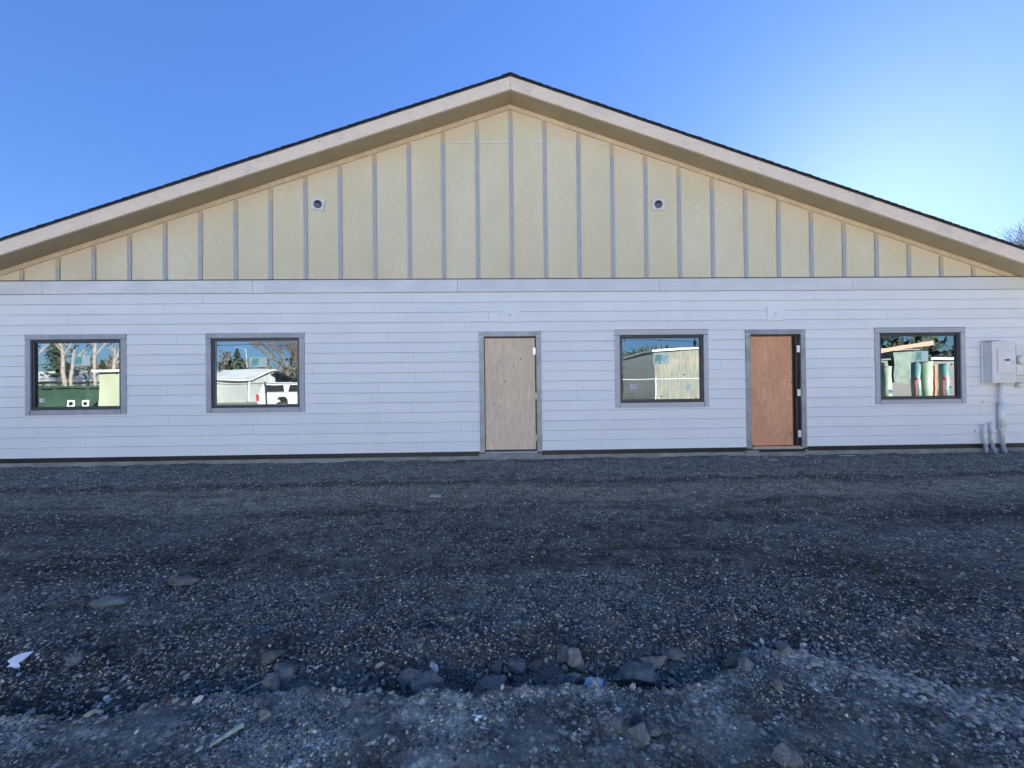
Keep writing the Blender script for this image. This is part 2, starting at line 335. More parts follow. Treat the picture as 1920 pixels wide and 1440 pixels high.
for n,xr,yr,dn,r0,r1,sub in groups:
    x,y=scatter(n,xr,yr,dn); k=len(x); v,f=ico(sub if sub==2 else 1)
    if sub==1: pass
    r=r0+(r1-r0)*rng.random(k)**2.2; h,_,_=ground_h(x,y)
    sc=rng.uniform(.6,1.3,(k,3)); sc[:,2]=rng.uniform(.42,.8,k)
    if sub==2: sc=np.stack([rng.uniform(1.1,1.6,k),rng.uniform(.8,1.1,k),rng.uniform(.45,.65,k)],-1)
    a=rng.uniform(0,6.283,k); ca,sa=np.cos(a),np.sin(a)
    jit=1+(rng.random((k,len(v)))-.5)*(.55 if sub==1 else .10)
    P=v[None]*jit[:,:,None]*sc[:,None,:]
    tl=rng.uniform(-.45,.45,(k,2)); P[:,:,2]+=P[:,:,0]*tl[:,:1]+P[:,:,1]*tl[:,1:]
    Px=P[:,:,0]*ca[:,None]-P[:,:,1]*sa[:,None]; Py=P[:,:,0]*sa[:,None]+P[:,:,1]*ca[:,None]
    P=np.stack([Px,Py,P[:,:,2]],-1)*r[:,None,None]+np.stack([x,y,h+r*.22],-1)[:,None,:]
    VV.append(P.reshape(-1,3)); FF.append((f[None]+(np.arange(k)*len(v))[:,None,None]+base).reshape(-1,3)); base+=k*len(v)
    cv=rng.random(k); 
    if sub==2: cv=.30+.56*cv
    CC.append(np.repeat(cv,len(f))); SM.append(np.full(k*len(f),sub==2))
VV=np.concatenate(VV).astype(np.float32); FF=np.concatenate(FF).astype(np.int32); CC=np.concatenate(CC).astype(np.float32); SM=np.concatenate(SM)
me=bpy.data.meshes.new('gravel'); me.vertices.add(len(VV)); me.vertices.foreach_set('co',VV.ravel())
me.loops.add(FF.size); me.loops.foreach_set('vertex_index',FF.ravel()); me.polygons.add(len(FF)); me.polygons.foreach_set('loop_start',np.arange(0,FF.size,3,dtype=np.int32))
me.polygons.foreach_set('use_smooth',SM); me.update(calc_edges=True)
at=me.attributes.new('var','FLOAT','FACE'); at.data.foreach_set('value',CC)
t=NT('gravel_stone'); v=t.attr('var'); nn=t.noise(160,3,.6,t.coord())
c=t.ramp(v,[(0,(.030,.030,.033)),(.30,(.10,.104,.11)),(.60,(.24,.246,.252)),(.88,(.36,.365,.36)),(1,(.62,.61,.59))])
c=t.mix(1,c,t.mapr(nn,.3,.7,.75,1.25),'MULTIPLY'); c=t.mix(1,c,(1.05,1.04,.88),'MULTIPLY'); t.bump(nn,.3,.002); me.materials.append(t.fin(c,.8,0,.3))
g=bpy.data.objects.new('gravel',me); COL.objects.link(g); tag(g,'loose grey gravel and pebbles strewn over the dark dirt yard','gravel',kind='stuff')

# ---- single rocks
def rockmat(name,c1,c2,spot=(.02,.02,.02)):
    t=NT(name); a=t.noise(22,6,.7,t.coord()); b=t.noise(70,5,.7,t.coord()); c=t.mix(t.mapr(a,.35,.65),c1,c2); c=t.mix(t.mapr(b,.58,.7,0,.6),c,spot); t.bump(a,.7,.012); t.bump(b,.6,.005); c=t.mix(1,c,(.98,1.03,.97),'MULTIPLY'); return t.fin(c,.85,0,.3)
RM={'grey':rockmat('grey_rock',(.08,.084,.088),(.17,.175,.178)),'dark':rockmat('dark_rock',(.05,.053,.058),(.10,.104,.11)),
    'tan':rockmat('tan_rock',(.12,.123,.12),(.21,.214,.205)),'white':rockmat('painted_rock',(.48,.58,.62),(.26,.32,.34),(.08,.09,.1)),'green':rockmat('mossy_rock',(.08,.085,.065),(.14,.145,.115))}
def rock(x,y,w,d,h,rot,mat,label,sink=.13,group='broken rocks in the dirt yard'):
    v,f=ico(4); s=random.random()*50
    # chop with random planes to get broken faces
    P=v.copy()
    for i in range(9):
        nrm=rng.normal(size=3); nrm/=np.linalg.norm(nrm); off=rng.uniform(.42,.66)
        dd=P@nrm; P=P-np.outer(np.clip(dd-off,0,None),nrm)
    for i in range(len(P)):
        p=Vector(P[i]); P[i]*=1+.16*mnoise.noise(p*1.8+Vector((s,s,s)))+.09*mnoise.noise(p*4+Vector((s,0,0)))+.05*mnoise.noise(p*10+Vector((0,s,0)))+.035*mnoise.noise(p*20)
    P*=np.array([w/2,d/2,h/2])*1.45; P[:,2]*=1.15
    me=bpy.data.meshes.new('rock'); me.from_pydata([tuple(p) for p in P],[],[tuple(int(i) for i in q) for q in f]); me.materials.append(RM[mat])
    o=bpy.data.objects.new('rock',me); COL.objects.link(o)
    z=float(ground_h(np.array([x]),np.array([y]))[0][0]); o.location=(x,y,z+h*(.5-sink)); o.rotation_euler=(random.uniform(-.15,.15),random.uniform(-.15,.15),rot)
    return tag(o,label,'rock',group)
ROCKS=[
(-.655,-5.27,.092,.075,.075,.4,'tan','pale grey angular rock leaning at the left end of the main rock row'),
(-.545,-5.325,.135,.09,.085,.1,'grey','long rounded grey rock over a dark hollow, second from the left in the rock row'),
(-.425,-5.345,.085,.07,.06,-.4,'dark','small dark rock wedged between two long rocks in the rut'),
(-.285,-5.33,.125,.09,.085,.3,'grey','bulky grey rock above the deepest black hollow of the rut'),
(-.245,-5.235,.06,.05,.045,.2,'dark','small square dark rock behind the bulky rock above the hollow'),
(-.125,-5.23,.085,.07,.06,0,'grey','squarish grey rock at the middle of the row with a flat sunless top'),
(-.05,-5.22,.07,.05,.04,.5,'dark','low dark rock touching the right side of the squarish middle rock'),
(.09,-5.175,.062,.05,.055,.9,'grey','small upright grey rock at the back of the middle rock cluster'),
(.14,-5.235,.09,.07,.07,.3,'tan','pale pointed rock standing behind the white splashed stone'),
(.105,-5.31,.09,.07,.06,0,'grey','flat sided grey rock left of the white splashed stone'),
(.205,-5.345,.085,.055,.068,.1,'white','stone splashed with pale blue white paint in the rut'),
(.41,-5.30,.15,.10,.085,-.2,'grey','largest rough grey rock right of the white splashed stone'),
(.53,-5.235,.12,.06,.045,.1,'tan','long low pale rock behind the largest rough rock'),
(.50,-5.33,.05,.045,.04,.7,'dark','small dark block at the right foot of the largest rough rock'),
(.645,-5.20,.09,.05,.035,0,'grey','thin grey slab at the right end of the rock row'),
(-1.27,-5.30,.10,.08,.05,.3,'tan','pale flat rock at the left end of the rut near two wood slivers'),
(-1.235,-5.245,.10,.07,.045,-.2,'grey','grey slab just behind the pale flat rock on the left'),
(-1.115,-5.335,.09,.06,.04,.1,'dark','low dark rock right of the pale flat rock on the left'),
(-1.25,-5.43,.045,.04,.022,.1,'grey','small flat chip left of its twin in front of the left rut'),
(-1.19,-5.435,.045,.035,.022,.8,'grey','small flat chip right of its twin in front of the left rut'),
(-1.18,-5.51,.05,.045,.028,.4,'tan','five sided flat chip nearest the camera left of centre'),
(-2.40,-4.36,.13,.07,.06,.2,'grey','lone flat topped rock on the dark dirt at the left'),
(-2.66,-4.60,.16,.08,.045,.1,'tan','lone long pale slab half buried at the left'),
(-2.33,-5.13,.07,.06,.05,.5,'tan','brownish rock near the white scrap at the far left'),
(.30,-5.665,.075,.06,.05,.3,'tan','pale lumpy rock front most in the cluster right of centre'),
(.365,-5.64,.045,.065,.04,.2,'grey','upright grey rock against the right side of the pale lumpy rock'),
(.325,-5.60,.055,.05,.04,.9,'dark','dark rock behind the pale lumpy rock right of centre'),
(.235,-5.605,.045,.06,.04,-.5,'grey','narrow tilted rock left of the cluster right of centre'),
(.27,-5.625,.04,.035,.03,0,'dark','little dark rock between the narrow tilted rock and its cluster'),
(.925,-5.315,.07,.045,.035,.1,'tan','light oval stone in front of the mossy rock at the right'),
(.965,-5.24,.13,.06,.045,-.1,'green','long olive brown mossy rock at the right'),
(1.17,-5.225,.075,.06,.05,.3,'grey','blunt grey rock between the mossy rock and the pebble strip'),
(.99,-5.44,.045,.04,.035,.5,'tan','small tan angular stone in the dark gravel at the right'),
(.765,-5.775,.06,.05,.05,.4,'tan','jagged brown rock at the bottom edge of the picture'),
(.80,-5.785,.05,.04,.04,.1,'grey','smaller grey rock beside the jagged brown one at the bottom edge'),
(-1.36,-5.165,.10,.07,.045,.1,'green','olive grey crumbly lump behind the two wood slivers'),
]
for r_ in ROCKS: rock(*r_[:7],r_[7])
# wood scraps, paper
M['wood']=simple('bleached_wood',(.42,.45,.36),.8,amt=.25,scale=20,bump=.3,co=(1,8,1))
def gz(x,y): return float(ground_h(np.array([x]),np.array([y]))[0][0])
def lath(name,x,y,L,w,h,rz,label,pitch=0.02):
    m=MB(); m.prism([(-L/2,0),(L/2,0),(L/2,h),(-L/2+.01,h)],-w/2,w/2)
    m.v=[(a,b*(.25 if a<-L/2+.015 else 1),c_) for a,b,c_ in m.v]
    o=m.build(name,M['wood'],bevel=.0012); o.location=(x,y,gz(x,y)+.006); o.rotation_euler=(.05,-pitch,rz); return tag(o,label,'wood scrap')
lath('wood_stake',-1.275,-5.60,.115,.017,.012,R(52),'pale green grey broken stake lying on the front dirt left of centre',.05)
lath('wood_sliver',-1.385,-5.30,.075,.006,.005,R(48),'pale wood sliver on the left of a close pair by the left rut')
lath('wood_sliver',-1.368,-5.298,.085,.006,.005,R(50),'pale wood sliver on the right of a close pair by the left rut')
lath('wood_sliver',-1.80,-5.76,.09,.004,.004,R(50),'thin twig like sliver near the bottom left corner')
m=MB(); pl=[(-.03,.035),(.0,.045),(.035,.05),(.03,.0),(.018,-.01),(.04,-.03),(.03,-.04),(-.005,-.02),(-.02,-.022),(-.018,-.005),(-.04,.01)]
n_=len(pl); m.add([(a,b,.004+.004*math.sin(a*90)) for a,b in pl]+[(a,b,.001+.004*math.sin(a*90)) for a,b in pl],[tuple(range(n_))[::-1],tuple(range(n_,2*n_))]+[(i,(i+1)%n_,(i+1)%n_+n_,i+n_) for i in range(n_)])
o=m.build('paper_scrap',M['white_label']); o.location=(-2.60,-5.14,gz(-2.6,-5.14)+.014); o.rotation_euler=(.35,0,.2); tag(o,'torn white paper scrap on the dirt at the far left edge','litter')
for (x,y,L,w,rz,lb) in ((-1.02,-2.30,.14,.06,.1,'flat pale chip of board on the light patch left of the centre'),(4.35,-.55,.16,.025,.0,'thin white wood strip on the gravel near the red plywood door'),(5.9,-.22,.30,.03,.1,'long white wood strip lying by the foundation right of the red plywood door')):
    m=MB(); m.box(-L/2,L/2,-w/2,w/2,0,.012); m.box(-L/2+.02,L/4,-w/2-.006,-w/2+.002,0,.009); o=m.build('wood_chip',M['wood'],bevel=.002); o.location=(x,y,gz(x,y)+.01); o.rotation_euler=(0.08,.04,rz); tag(o,lb,'wood scrap')

# ------------------------------------------------------------------ the building
HW=10.75; DEPTH=28; SL=.3333; PK=6.412
bld=empty('gabled_building',(0,0,0),'long single storey gabled building with pale horizontal siding and yellowish board and batten gable','building')
WIN=[(-7.606,'leftmost'),(-4.533,''),(2.694,''),(7.494,'')]
DOORS=[(-.045,),(4.786,)]
openings=[(x-.785,x+.785,1.0,2.26) for x,_ in WIN]+[(x-.50,x+.50,0,2.26) for (x,) in DOORS]
# siding rows
m=MB(); Z0=.19; EXP=.178
JO={}
for r in range(16):
    z0=Z0+r*EXP; z1=z0+EXP
    lo=-HW; joints=[lo]; x=lo+random.uniform(.6,3.6)
    while x<HW-.3: joints.append(x); x+=3.66
    joints.append(HW)
    zs=sorted({z0,z1,*[z for op in openings for z in op[2:] if z0+.004<z<z1-.004]})
    for a,b in zip(joints[:-1],joints[1:]):
        m.var=random.random()
        for za,zb in zip(zs[:-1],zs[1:]):
            zm=(za+zb)/2; segs=[(a+.0014,b-.0014)]
            for o_ in openings:
                if o_[2]<zm<o_[3]:
                    ns=[]
                    for p,q in segs:
                        if o_[1]<=p or o_[0]>=q: ns.append((p,q)); continue
                        if p<o_[0]: ns.append((p,o_[0]))
                        if q>o_[1]: ns.append((o_[1],q))
                    segs=ns
            ya=-.019+.010*(za-z0)/EXP; yb=-.019+.010*(zb-z0)/EXP
            lap=.003 if za==z0 and r>0 else 0
            for p,q in segs:
                if q-p<.01: continue
                m.prismx([(ya,za-lap*0),(yb,zb-(0.0068 if zb==z1 else 0)),(.004,zb),(.004,za)],p,q)  # board top cut short: black gap stands in for the lap's shadow
m.build('siding',M['siding'],bld)
# black sheathing behind siding, drawing lap shadow lines through the gaps, side and rear walls
m=MB()
def wallpanel(m,x0,x1,y0,y1,z0,z1,ops):
    xs_=sorted({x0,x1,*[v for o_ in ops for v in o_[:2]]}); 
    for a,b in zip(xs_[:-1],xs_[1:]):
        zz=[z0]; xm=(a+b)/2; blocks=[(z0,z1)]
        for o_ in ops:
            if o_[0]<xm<o_[1]:
                nb=[]
                for p,q in blocks:
                    if o_[2]>p: nb.append((p,min(q,o_[2])))
                    if o_[3]<q: nb.append((max(p,o_[3]),q))
                blocks=nb
        for p,q in blocks:
            if q-p>.01: m.box(a,b,y0,y1,p,q)
wallpanel(m,-HW,HW,.006,.14,.03,3.26,openings)
m.build('sheathing',M['black'],bld)
m=MB(); m.box(-HW,-HW+.14,.142,DEPTH,.05,2.9); m.box(HW-.14,HW,.142,DEPTH,.05,2.9)
m.prism([(-HW,.05),(HW,.05),(HW,2.8),(0,6.38),(-HW,2.8)],DEPTH+.002,DEPTH+.14); m.build('side_wall',M['siding'],bld)
m=MB(); m.box(-HW+.15,HW-.15,.15,DEPTH-.01,.06,.12); m.box(-HW+.15,HW-.15,4.2,4.3,.125,3.2); m.box(-HW+.15,HW-.15,.15,DEPTH-.01,3.22,3.26); m.build('interior',M['interior'],bld)
# band board
m=MB(); js=[-HW,-8.17,-4.57,-.973,2.665,6.238,9.85,HW]
for a,b in zip(js[:-1],js[1:]): m.var=random.random(); m.box(a+.003,b-.003,-.028,.004,3.04,3.262)
o=m.build('band_board',M['band'],bld,bevel=.002)
m=MB(); m.box(-HW,HW,-.036,.004,3.264,3.276); m.build('band_flashing',M['flash'],bld)
# gable panels with filler dabs, horizontal panel joint
m=MB()
joint=[x for x in np.arange(-9.144,9.2,1.2192)]
def zr(x): return PK-SL*abs(x)
xs_=[-9.38]+[j+.009 for j in joint if abs(j)<9.2]+[9.38]; xs_=sorted(set(xs_+[0.0]))
for a,b in zip(xs_[:-1],xs_[1:]):
    m.var=random.random(); za,zb=zr(a),zr(b)
    m.prism([(a,3.278),(b,3.278),(b,max(zb,3.279)),(a,max(za,3.279))],-.002,.01)
m.mi=1
DAB=[(167,818),(170,1020),(172,1232),(320,822),(322,1025),(323,1205),(622,763),(624,907),(627,1082),(628,1275),(773,715),(780,1088),(777,1287),(1073,623),(1073,850),(1079,1055),(1080,1252),(1223,752),(1225,909),(1230,1098),(1231,1287)]
dabs=[(-.009+(700+a/3.556-957)/104.6,3.275+(522-(100+b/3.556))/104.6) for a,b in DAB]
for k in range(-21,22):
    x=k*.4064+.12
    if abs(x)<2.7: continue
    z=3.36
    while z<zr(x)-.25:
        if random.random()<.55: dabs.append((x+random.uniform(-.03,.03),z))
        z+=random.choice((.3,.55,.6))
for x,z in dabs:
    r=random.uniform(.012,.021); e=random.uniform(1,1.7); m.add([(x,-.0045,z)]+[(x+r*math.cos(i*math.pi/4)*random.uniform(.7,1.2),-.003,z+e*r*math.sin(i*math.pi/4)*random.uniform(.7,1.2)) for i in range(8)],[(0,1+i,1+(i+1)%8) for i in range(8)])
m.build('gable_panel',[M['panel'],M['dab']],bld)
for a,b in ((-1.80,-.03),(.05,1.80)):
    m=MB(); m.box(a,b,-.012,-.0025,5.712,5.724); m.build('panel_joint_strip',M['white'],bld)
for k in range(-15,16):
    x=k*.6096+.009
    zt=zr(abs(x)+.033)-.09
    if zt<3.32: continue
    m=MB(); m.box(x-.034,x+.034,-.022,-.0025,3.278,zt); m.build('batten',M['batten'],bld,bevel=.002)
for s in (-1,1):
    m=MB(); E=9.40
    pl=[(0,PK),(0,PK-.085),(E-.02,PK-.085-SL*(E-.02)),(E+.0,PK-SL*E)]
    if s==1: m.prism([(x,z) for x,z in pl],-.024,-.003)
    else: m.prism([(-x,z) for x,z in pl][::-1],-.024,-.003)
    m.build('rake_trim',M['rake_trim'],bld,bevel=.0015)
# soffit, fascia, drip edge, roof
OV=.40; EV=HW+.45
for s in (-1,1):
    def sp(pl): return [(x,z) for x,z in pl] if s==1 else [(-x,z) for x,z in pl][::-1]
    m=MB(); m.prism(sp([(0,PK),(EV,PK-SL*EV),(EV,PK-SL*EV+.02),(0,PK+.02)]),-OV+.04,.0); m.build('soffit',M['soffit'],bld)
    m=MB(); g_=.0018
    for a,b in ((g_,4.9),(4.903,10.0),(10.003,EV)):
        m.var=random.random(); m.prism(sp([(a,PK-SL*a-.006),(b,PK-SL*b-.006),(b,PK-SL*b+.222),(a,PK-SL*a+.222)]),-OV,-OV+.038)
    m.build('fascia_board',M['fascia'],bld,bevel=.002)
    m=MB(); m.prism(sp([(0,PK+.212),(EV,PK-SL*EV+.212),(EV,PK-SL*EV+.238),(0,PK+.238)]),-OV-.012,-OV-.003); m.build('drip_edge',M['drip'],bld)
    m=MB(); m.prism(sp([(0,PK+.205),(EV,PK-SL*EV+.205),(EV,PK-SL*EV+.238),(0,PK+.238)]),-OV+.04,DEPTH+.4)
    x=.0; k=0
    while x<EV:   # shingle courses, butt edges slightly raised, ragged at the rake
        x1=min(x+.137,EV+.02); zt0=PK+.24-SL*x; zt1=PK+.24-SL*x1; j=random.uniform(-.004,.004); hh=.021+random.uniform(-.002,.003)
        m.var=random.random(); m.prism(sp([(x,zt0),(x1,zt1),(x1,zt1+hh),(x,zt0+.0135)]),-OV-.025+j,DEPTH+.45)
        x=x1; k+=1
    m.build('shingle_roof',M['shingle'],bld)
m=MB(); m.var=.3; m.prism([(-.15,PK+.245-.05),(0,PK+.245),(.15,PK+.245-.05),(.15,PK+.263-.05),(0,PK+.268),(-.15,PK+.263-.05)],-OV-.028,DEPTH+.45); m.build('ridge_cap',M['shingle'],bld)
# base flashing pieces and foundation
m=MB()
for a,b in ((-HW,-6.2),(-6.196,-2.9),(-2.896,-.62),(.50,3.0),(3.004,4.20),(5.34,7.0),(7.004,HW)):
    m=MB(); m.var=random.random(); m.box(a,b,-.012,.005,.108,.189); m.build('base_flashing',M['flash'],bld)
m=MB(); m.box(-HW,HW,-.005,.138,-.2,.107); m.box(-.62,.50,-.055,-.0052,-.1,.150); m.box(4.2,5.34,-.055,-.0052,-.1,.135)
m.build('foundation',M['concrete'],bld)
m=MB()
for (x,) in DOORS: m.box(x-.155,x+.155,-.034,-.006,2.485,2.737)
for i,(x,) in enumerate(DOORS):
    xc=x+.005
    m=MB(); m.var=.9; m.box(xc-.155,xc+.155,-.036,-.006,2.485,2.737); m.box(xc-.149,xc+.149,-.040,-.0362,2.491,2.731)
    o=m.build('mounting_block',M['siding'],bld,bevel=.003)
    m=MB(); m.tube([(xc,-.0402,2.61),(xc,-.0435,2.61)],.011,12); m.build('screw_hole',M['black'],o)

# windows
def window(xc,idx):
    x0,x1,z0,z1=xc-.765,xc+.765,1.022,2.245
    m=MB(); b=.046; yf,yb=-.006,.08
    m.box(x0,x1,yf,yb,z1-b,z1); m.box(x0,x1,yf,yb,z0,z0+b); m.box(x0,x0+b,yf+.0003,yb,z0+b,z1-b); m.box(x1-b,x1,yf+.0003,yb,z0+b,z1-b)
    w=m.build('window',M['wframe'],bld,bevel=.004)
    m=MB(); c=.012
    gx0,gx1,gz0,gz1=x0+b,x1-b,z0+b,z1-b
    m.box(gx0,gx1,.012,.04,gz1-c,gz1);m.box(gx0,gx1,.012,.04,gz0,gz0+c);m.box(gx0,gx0+c,.012,.04,gz0+c,gz1-c);m.box(gx1-c,gx1,.012,.04,gz0+c,gz1-c)
    m.build('sash',M['galv'] if idx in(1,) else M['wframe'],w)
    m=MB(); m.box(gx0+c,gx1-c,.024,.030,gz0+c,gz1-c); m.build('glass_pane',M['glass'],w)
    lv=(.15,.3,.8,.55)[idx]
    tr=[(x0-.088,x1+.088,z1+.001,z1+.088,-.034),(x0-.088,x0-.001,z0-.088,z1-.001,-.031),(x1+.001,x1+.088,z0-.088,z1-.001,-.031),(x0+.001,x1-.001,z0-.090,z0-.003,-.030)]
    for q,(a,b_,c_,d_,y_) in enumerate(tr):
        m=MB(); m.var=lv+random.uniform(-.15,.15); m.box(a,b_,y_,-.004,c_,d_); m.build('trim_board',M['trim'],w,bevel=.0025)
    m=MB(); m.box(x0-.093,x1+.093,-.040,-.005,z1+.0885,z1+.094); m.build('head_flashing',M['white'] if idx<2 else M['wframe'],w)
    # dark caulk gaps where the boards meet
    for bb in ((x0-.006,x0+.0,-.033,-.029,z0-.088,z0-.004),(x1+.0,x1+.006,-.033,-.029,z0-.088,z0-.004),(x0-.088,x1+.088,-.0325,-.028,z1-.006,z1+.0012)):
        m=MB(); m.box(*bb); m.build('caulk_gap',M['black'],w)
    return w,(gx0+c,gx1-c,gz0+c,gz1-c)
STK=[dict(st=(.43,.20,.21,.16),lab=(.03,.87,.06,.06),pads=[(.03,.05),(.49,.045),(.55,.40),(.19,.5),(.96,.49),(.56,.96),(.155,.73)]),
     dict(st=(.41,.25,.21,.16),lab=None,pads=[(.025,.05)]),
     dict(st=(.40,.25,.21,.17),lab=(.10,.755,.075,.07),pads=[(.035,.035),(.485,.04),(.485,.415),(.02,.48),(.80,.60),(.12,.905),(.50,.955),(.95,.985)]),
     dict(st=(.45,.25,.19,.175),lab=(.09,.885,.08,.07),pads=[(.53,.45),(.955,.48),(.93,.86)])]
for i,(xc,_) in enumerate(WIN):
    w,(a,b,c_,d_)=window(xc,i); W_=b-a; H_=d_-c_; s_=STK[i]
    def P_(u,v): return a+u*W_, d_-v*H_
    u,v,uw,vh=s_['st']; x,z=P_(u,v); sw,sh=uw*W_,vh*H_
    m=MB(); yy=.0222
    m.box(x,x+sw,yy,yy+.001,z-sh,z); st_=m.build('manufacturer_sticker',M['pale_film'],w)
    # green leaf stripes swirling on the sticker's left half, grey lines of small type on the right
    m=MB()
    for k in range(4):
        cx_=x+sw*(.10+.10*k); 
        m.add([(cx_,yy-.001,z-sh*.85),(cx_+sw*.045,yy-.001,z-sh*.9),(cx_+sw*.10,yy-.001,z-sh*.6),(cx_+sw*.15,yy-.001,z-sh*.15),(cx_+sw*.08,yy-.001,z-sh*.1),(cx_+sw*.03,yy-.001,z-sh*.5)],[(0,1,2,3,4,5)])
    m.build('leaf_emblem',M['green_film'],st_)
    m=MB()
    for k in range(3): m.box(x+sw*.58,x+sw*(.92-.08*k),yy-.0008,yy-.0002,z-sh*(.3+.2*k)-sh*.05,z-sh*(.3+.2*k))
    m.build('small_print',M['white_label'] if i!=2 else M['ink'],st_)
    if s_['lab']:
        u,v,uw,vh=s_['lab']; x,z=P_(u,v); m=MB(); m.box(x,x+uw*W_,yy,yy+.001,z-vh*H_,z); l_=m.build('small_label',M['pink'] if i==2 else M['white_label'],w)
        m=MB(); m.box(x+.02,x+.07,yy-.0008,yy-.0002,z-.03,z-.018); m.box(x+.055,x+.07,yy-.0008,yy-.0002,z-.055,z-.0302); m.build('label_mark',M['ink'],l_)
    for (u,v) in s_['pads']:
        x,z=P_(u,v); m=MB(); k=.016; m.add([(x+k*math.cos(q),.019 if e else .0225,z+k*math.sin(q)) for e in (0,1) for q in [j*math.pi/2+random.choice((0,.6,.9)) *0+(.785 if random.random()<0 else 0)+j*0 for j in range(4)]],[(4,5,6,7),(0,4,7,3),(0,1,5,4),(1,2,6,5),(2,3,7,6)]); m.build('shipping_pad',M['black'],w)
    if i==2:
        x,z=P_(.065,.18); m=MB(); m.box(x,x+.10,yy,yy+.001,z-.05,z); m.build('cyan_tag',M['teal'],w)
        x,z=P_(.82,.76); m=MB(); m.box(x,x+.09,yy,yy+.001,z-.10,z); m.build('pale_tag',M['pale_film'],w)
    if i==3:
        x,z=P_(.08,.07); m=MB(); Mx=Matrix.Translation((x,yy,z))@Matrix.Rotation(.6,4,'Y'); m.box(0,.035,0,.001,-.09,0,Mx); m.build('cyan_tag',M['teal'],w)

# plywood doors
def door(xc,idx):
    z1=2.238; zb=.185
    x0,x1=xc-.467,xc+.467
    py=.012 if idx==0 else .05
    m=MB(); rgt=.022 if idx==0 else .115
    m.box(x0+.012,x1-rgt,py,py+.018,zb+.022,z1-.030)
    d=m.build('plywood_door',M['ply1'] if idx==0 else M['ply2'],bld,bevel=.001)
    tag(d,('weathered tan plywood panel closing the doorway' if idx==0 else 'reddish plywood panel set deep in the doorway'))
    m=MB(); m.box(x0-.088,x1+.088,-.036,-.004,z1,z1+.088); m.build('head_trim',M['galv'],d,bevel=.0025)
    for a,b in ((x0-.088,x0),(x1,x1+.088)):
        m=MB(); m.box(a,b,-.033,-.004,.168,z1-.001); m.build('side_trim',M['galv'],d,bevel=.0025)
    for a,b in ((x0-.088,x0),(x1,x1+.088)):
        m=MB(); m.box(a,b,-.0375,-.0362,z1-.006,z1+.004); m.build('caulk_bead',M['white'],d)
    m=MB(); m.box(x0+.0005,x0+.010,-.002,.12,zb,z1-.001); m.box(x1-.016,x1-.0005,-.002,.12,zb,z1-.001); m.box(x0+.010,x1-.016,-.002,.12,z1-.022,z1-.001)
    if idx: m.box(x1-.065,x1-.0162,.028,.12,zb,z1-.0222); m.box(x1-.113,x1-.0652,.075,.12,zb,z1-.0222)
    m.build('jamb',M['jamb'],d)
    m=MB(); m.box(x0-.0,x1+.0,-.05,.12,.152,.184); m.build('threshold',M['galv'] if idx==0 else M['wood'],d,bevel=.003)
    for z in (1.97,1.17,.42):
        if idx==0 and z<1.9: m=MB(); m.box(x1-.017,x1-.004,-.008,-.0022,z-.06,z+.06)
        else: m=MB(); m.box(x1-.060,x1-.004,-.008,-.0022,z-.062,z+.062); m.tube([(x1-.010,-.011,z-.064),(x1-.010,-.011,z+.064)],.006,8)
        m.build('hinge',M['hinge'],d)
    if idx:
        m=MB(); m.box(x0+.11,x1+.02,-.075,-.056,.105,.150); m.build('loose_membrane',M['flash'],d,bevel=.004)
        m=MB(); m.box(x0+.04,x1-.02,-.03,.045,.1842,.200); m.build('sill_board',M['ply2'],d)
        m=MB(); m.prism([(x0+.012,.1845),(x0+.055,.1845),(x0+.03,.34),(x0+.012,.37)],.03,.048); m.build('torn_corner',M['flash'],d)
for i,(x,) in enumerate(DOORS): door(x,i)

# gable vents
def vent(x,z,rot,label):
    v=empty('wall_vent',(x,-.003,z),label,'vent','square white vents on the gable'); v.rotation_euler=(0,rot,0)
    m=MB(); m.box(-.108,.108,-.030,0,-.098,.098); m.build('plate',M['white'],v,bevel=.006)
    m=MB(); m.smooth=False; m.tube([(0,-.0305,0),(0,-.040,0)],.074,28); o=m.build('damper',M['ventdark'],v)
    m=MB(); m.tube([(0,-.0405,.0),(0,-.0408,.0)],.060,24); m.v=[(a,b,c*.9+.004) for a,b,c in m.v]; m.build('opening',M['black'],o)
    m=MB(); m.prism([(-.058,-.004),(.058,-.012),(.045,-.045),(0,-.062),(-.045,-.045)],-.046,-.041); m.build('flap',M['ventdark'],o)
    m=MB(); m.box(-.092,.092,-.047,-.0462,.0,.006); m.build('rod',M['galv'],v)
vent(-3.421,4.605,R(11),'tilted square white vent on the left side of the gable')
vent(2.668,4.605,0,'level square white vent on the right side of the gable')

# electrical cabinet, conduits, meter
cb=empty('electrical_cabinet',(8.89,-.02,1.68),'pale grey electrical cabinet with a raised door right of the last window','cabinet')
m=MB(); m.box(-.255,.30,-.012,-.002,-.395,.395); m.build('back_plate',M['cab'],cb,bevel=.003)
m=MB(); m.box(-.215,.215,-.135,-.0122,-.375,.365); m.build('enclosure',M['cab'],cb,bevel=.006)
m=MB(); m.box(-.222,.222,-.150,-.1352,-.378,.370); d=m.build('front_cover',M['cab'],cb,bevel=.005)
m=MB(); m.box(-.135,.175,-.166,-.1502,-.215,.228); d2=m.build('door',M['cab'],d,bevel=.014)
m=MB(); m.box(.13,.16,-.175,-.1662,-.03,.03); m.build('latch',M['hinge'],d)
m=MB(); m.box(-.22,-.03,-.0125,-.0121,.37,.385); m.box(-.24,-.01,-.140,-.001,.3952,.400); m.build('top_cap',M['cab'],cb)
m=MB(); m.box(-.005,.085,-.170,-.1662,.02,.055); m.build('name_plate',M['ink'],d)
m=MB(); m.box(.0,.075,-.169,-.1662,-.065,.0); m.build('paper_label',M['white_label'],d)
mt=empty('meter_box',(9.35,-.02,1.72),'second metal box with a round meter at the right edge of the wall','meter')
m=MB(); m.box(-.16,.25,-.10,0,-.28,.26); m.build('housing',M['cab'],mt,bevel=.006)
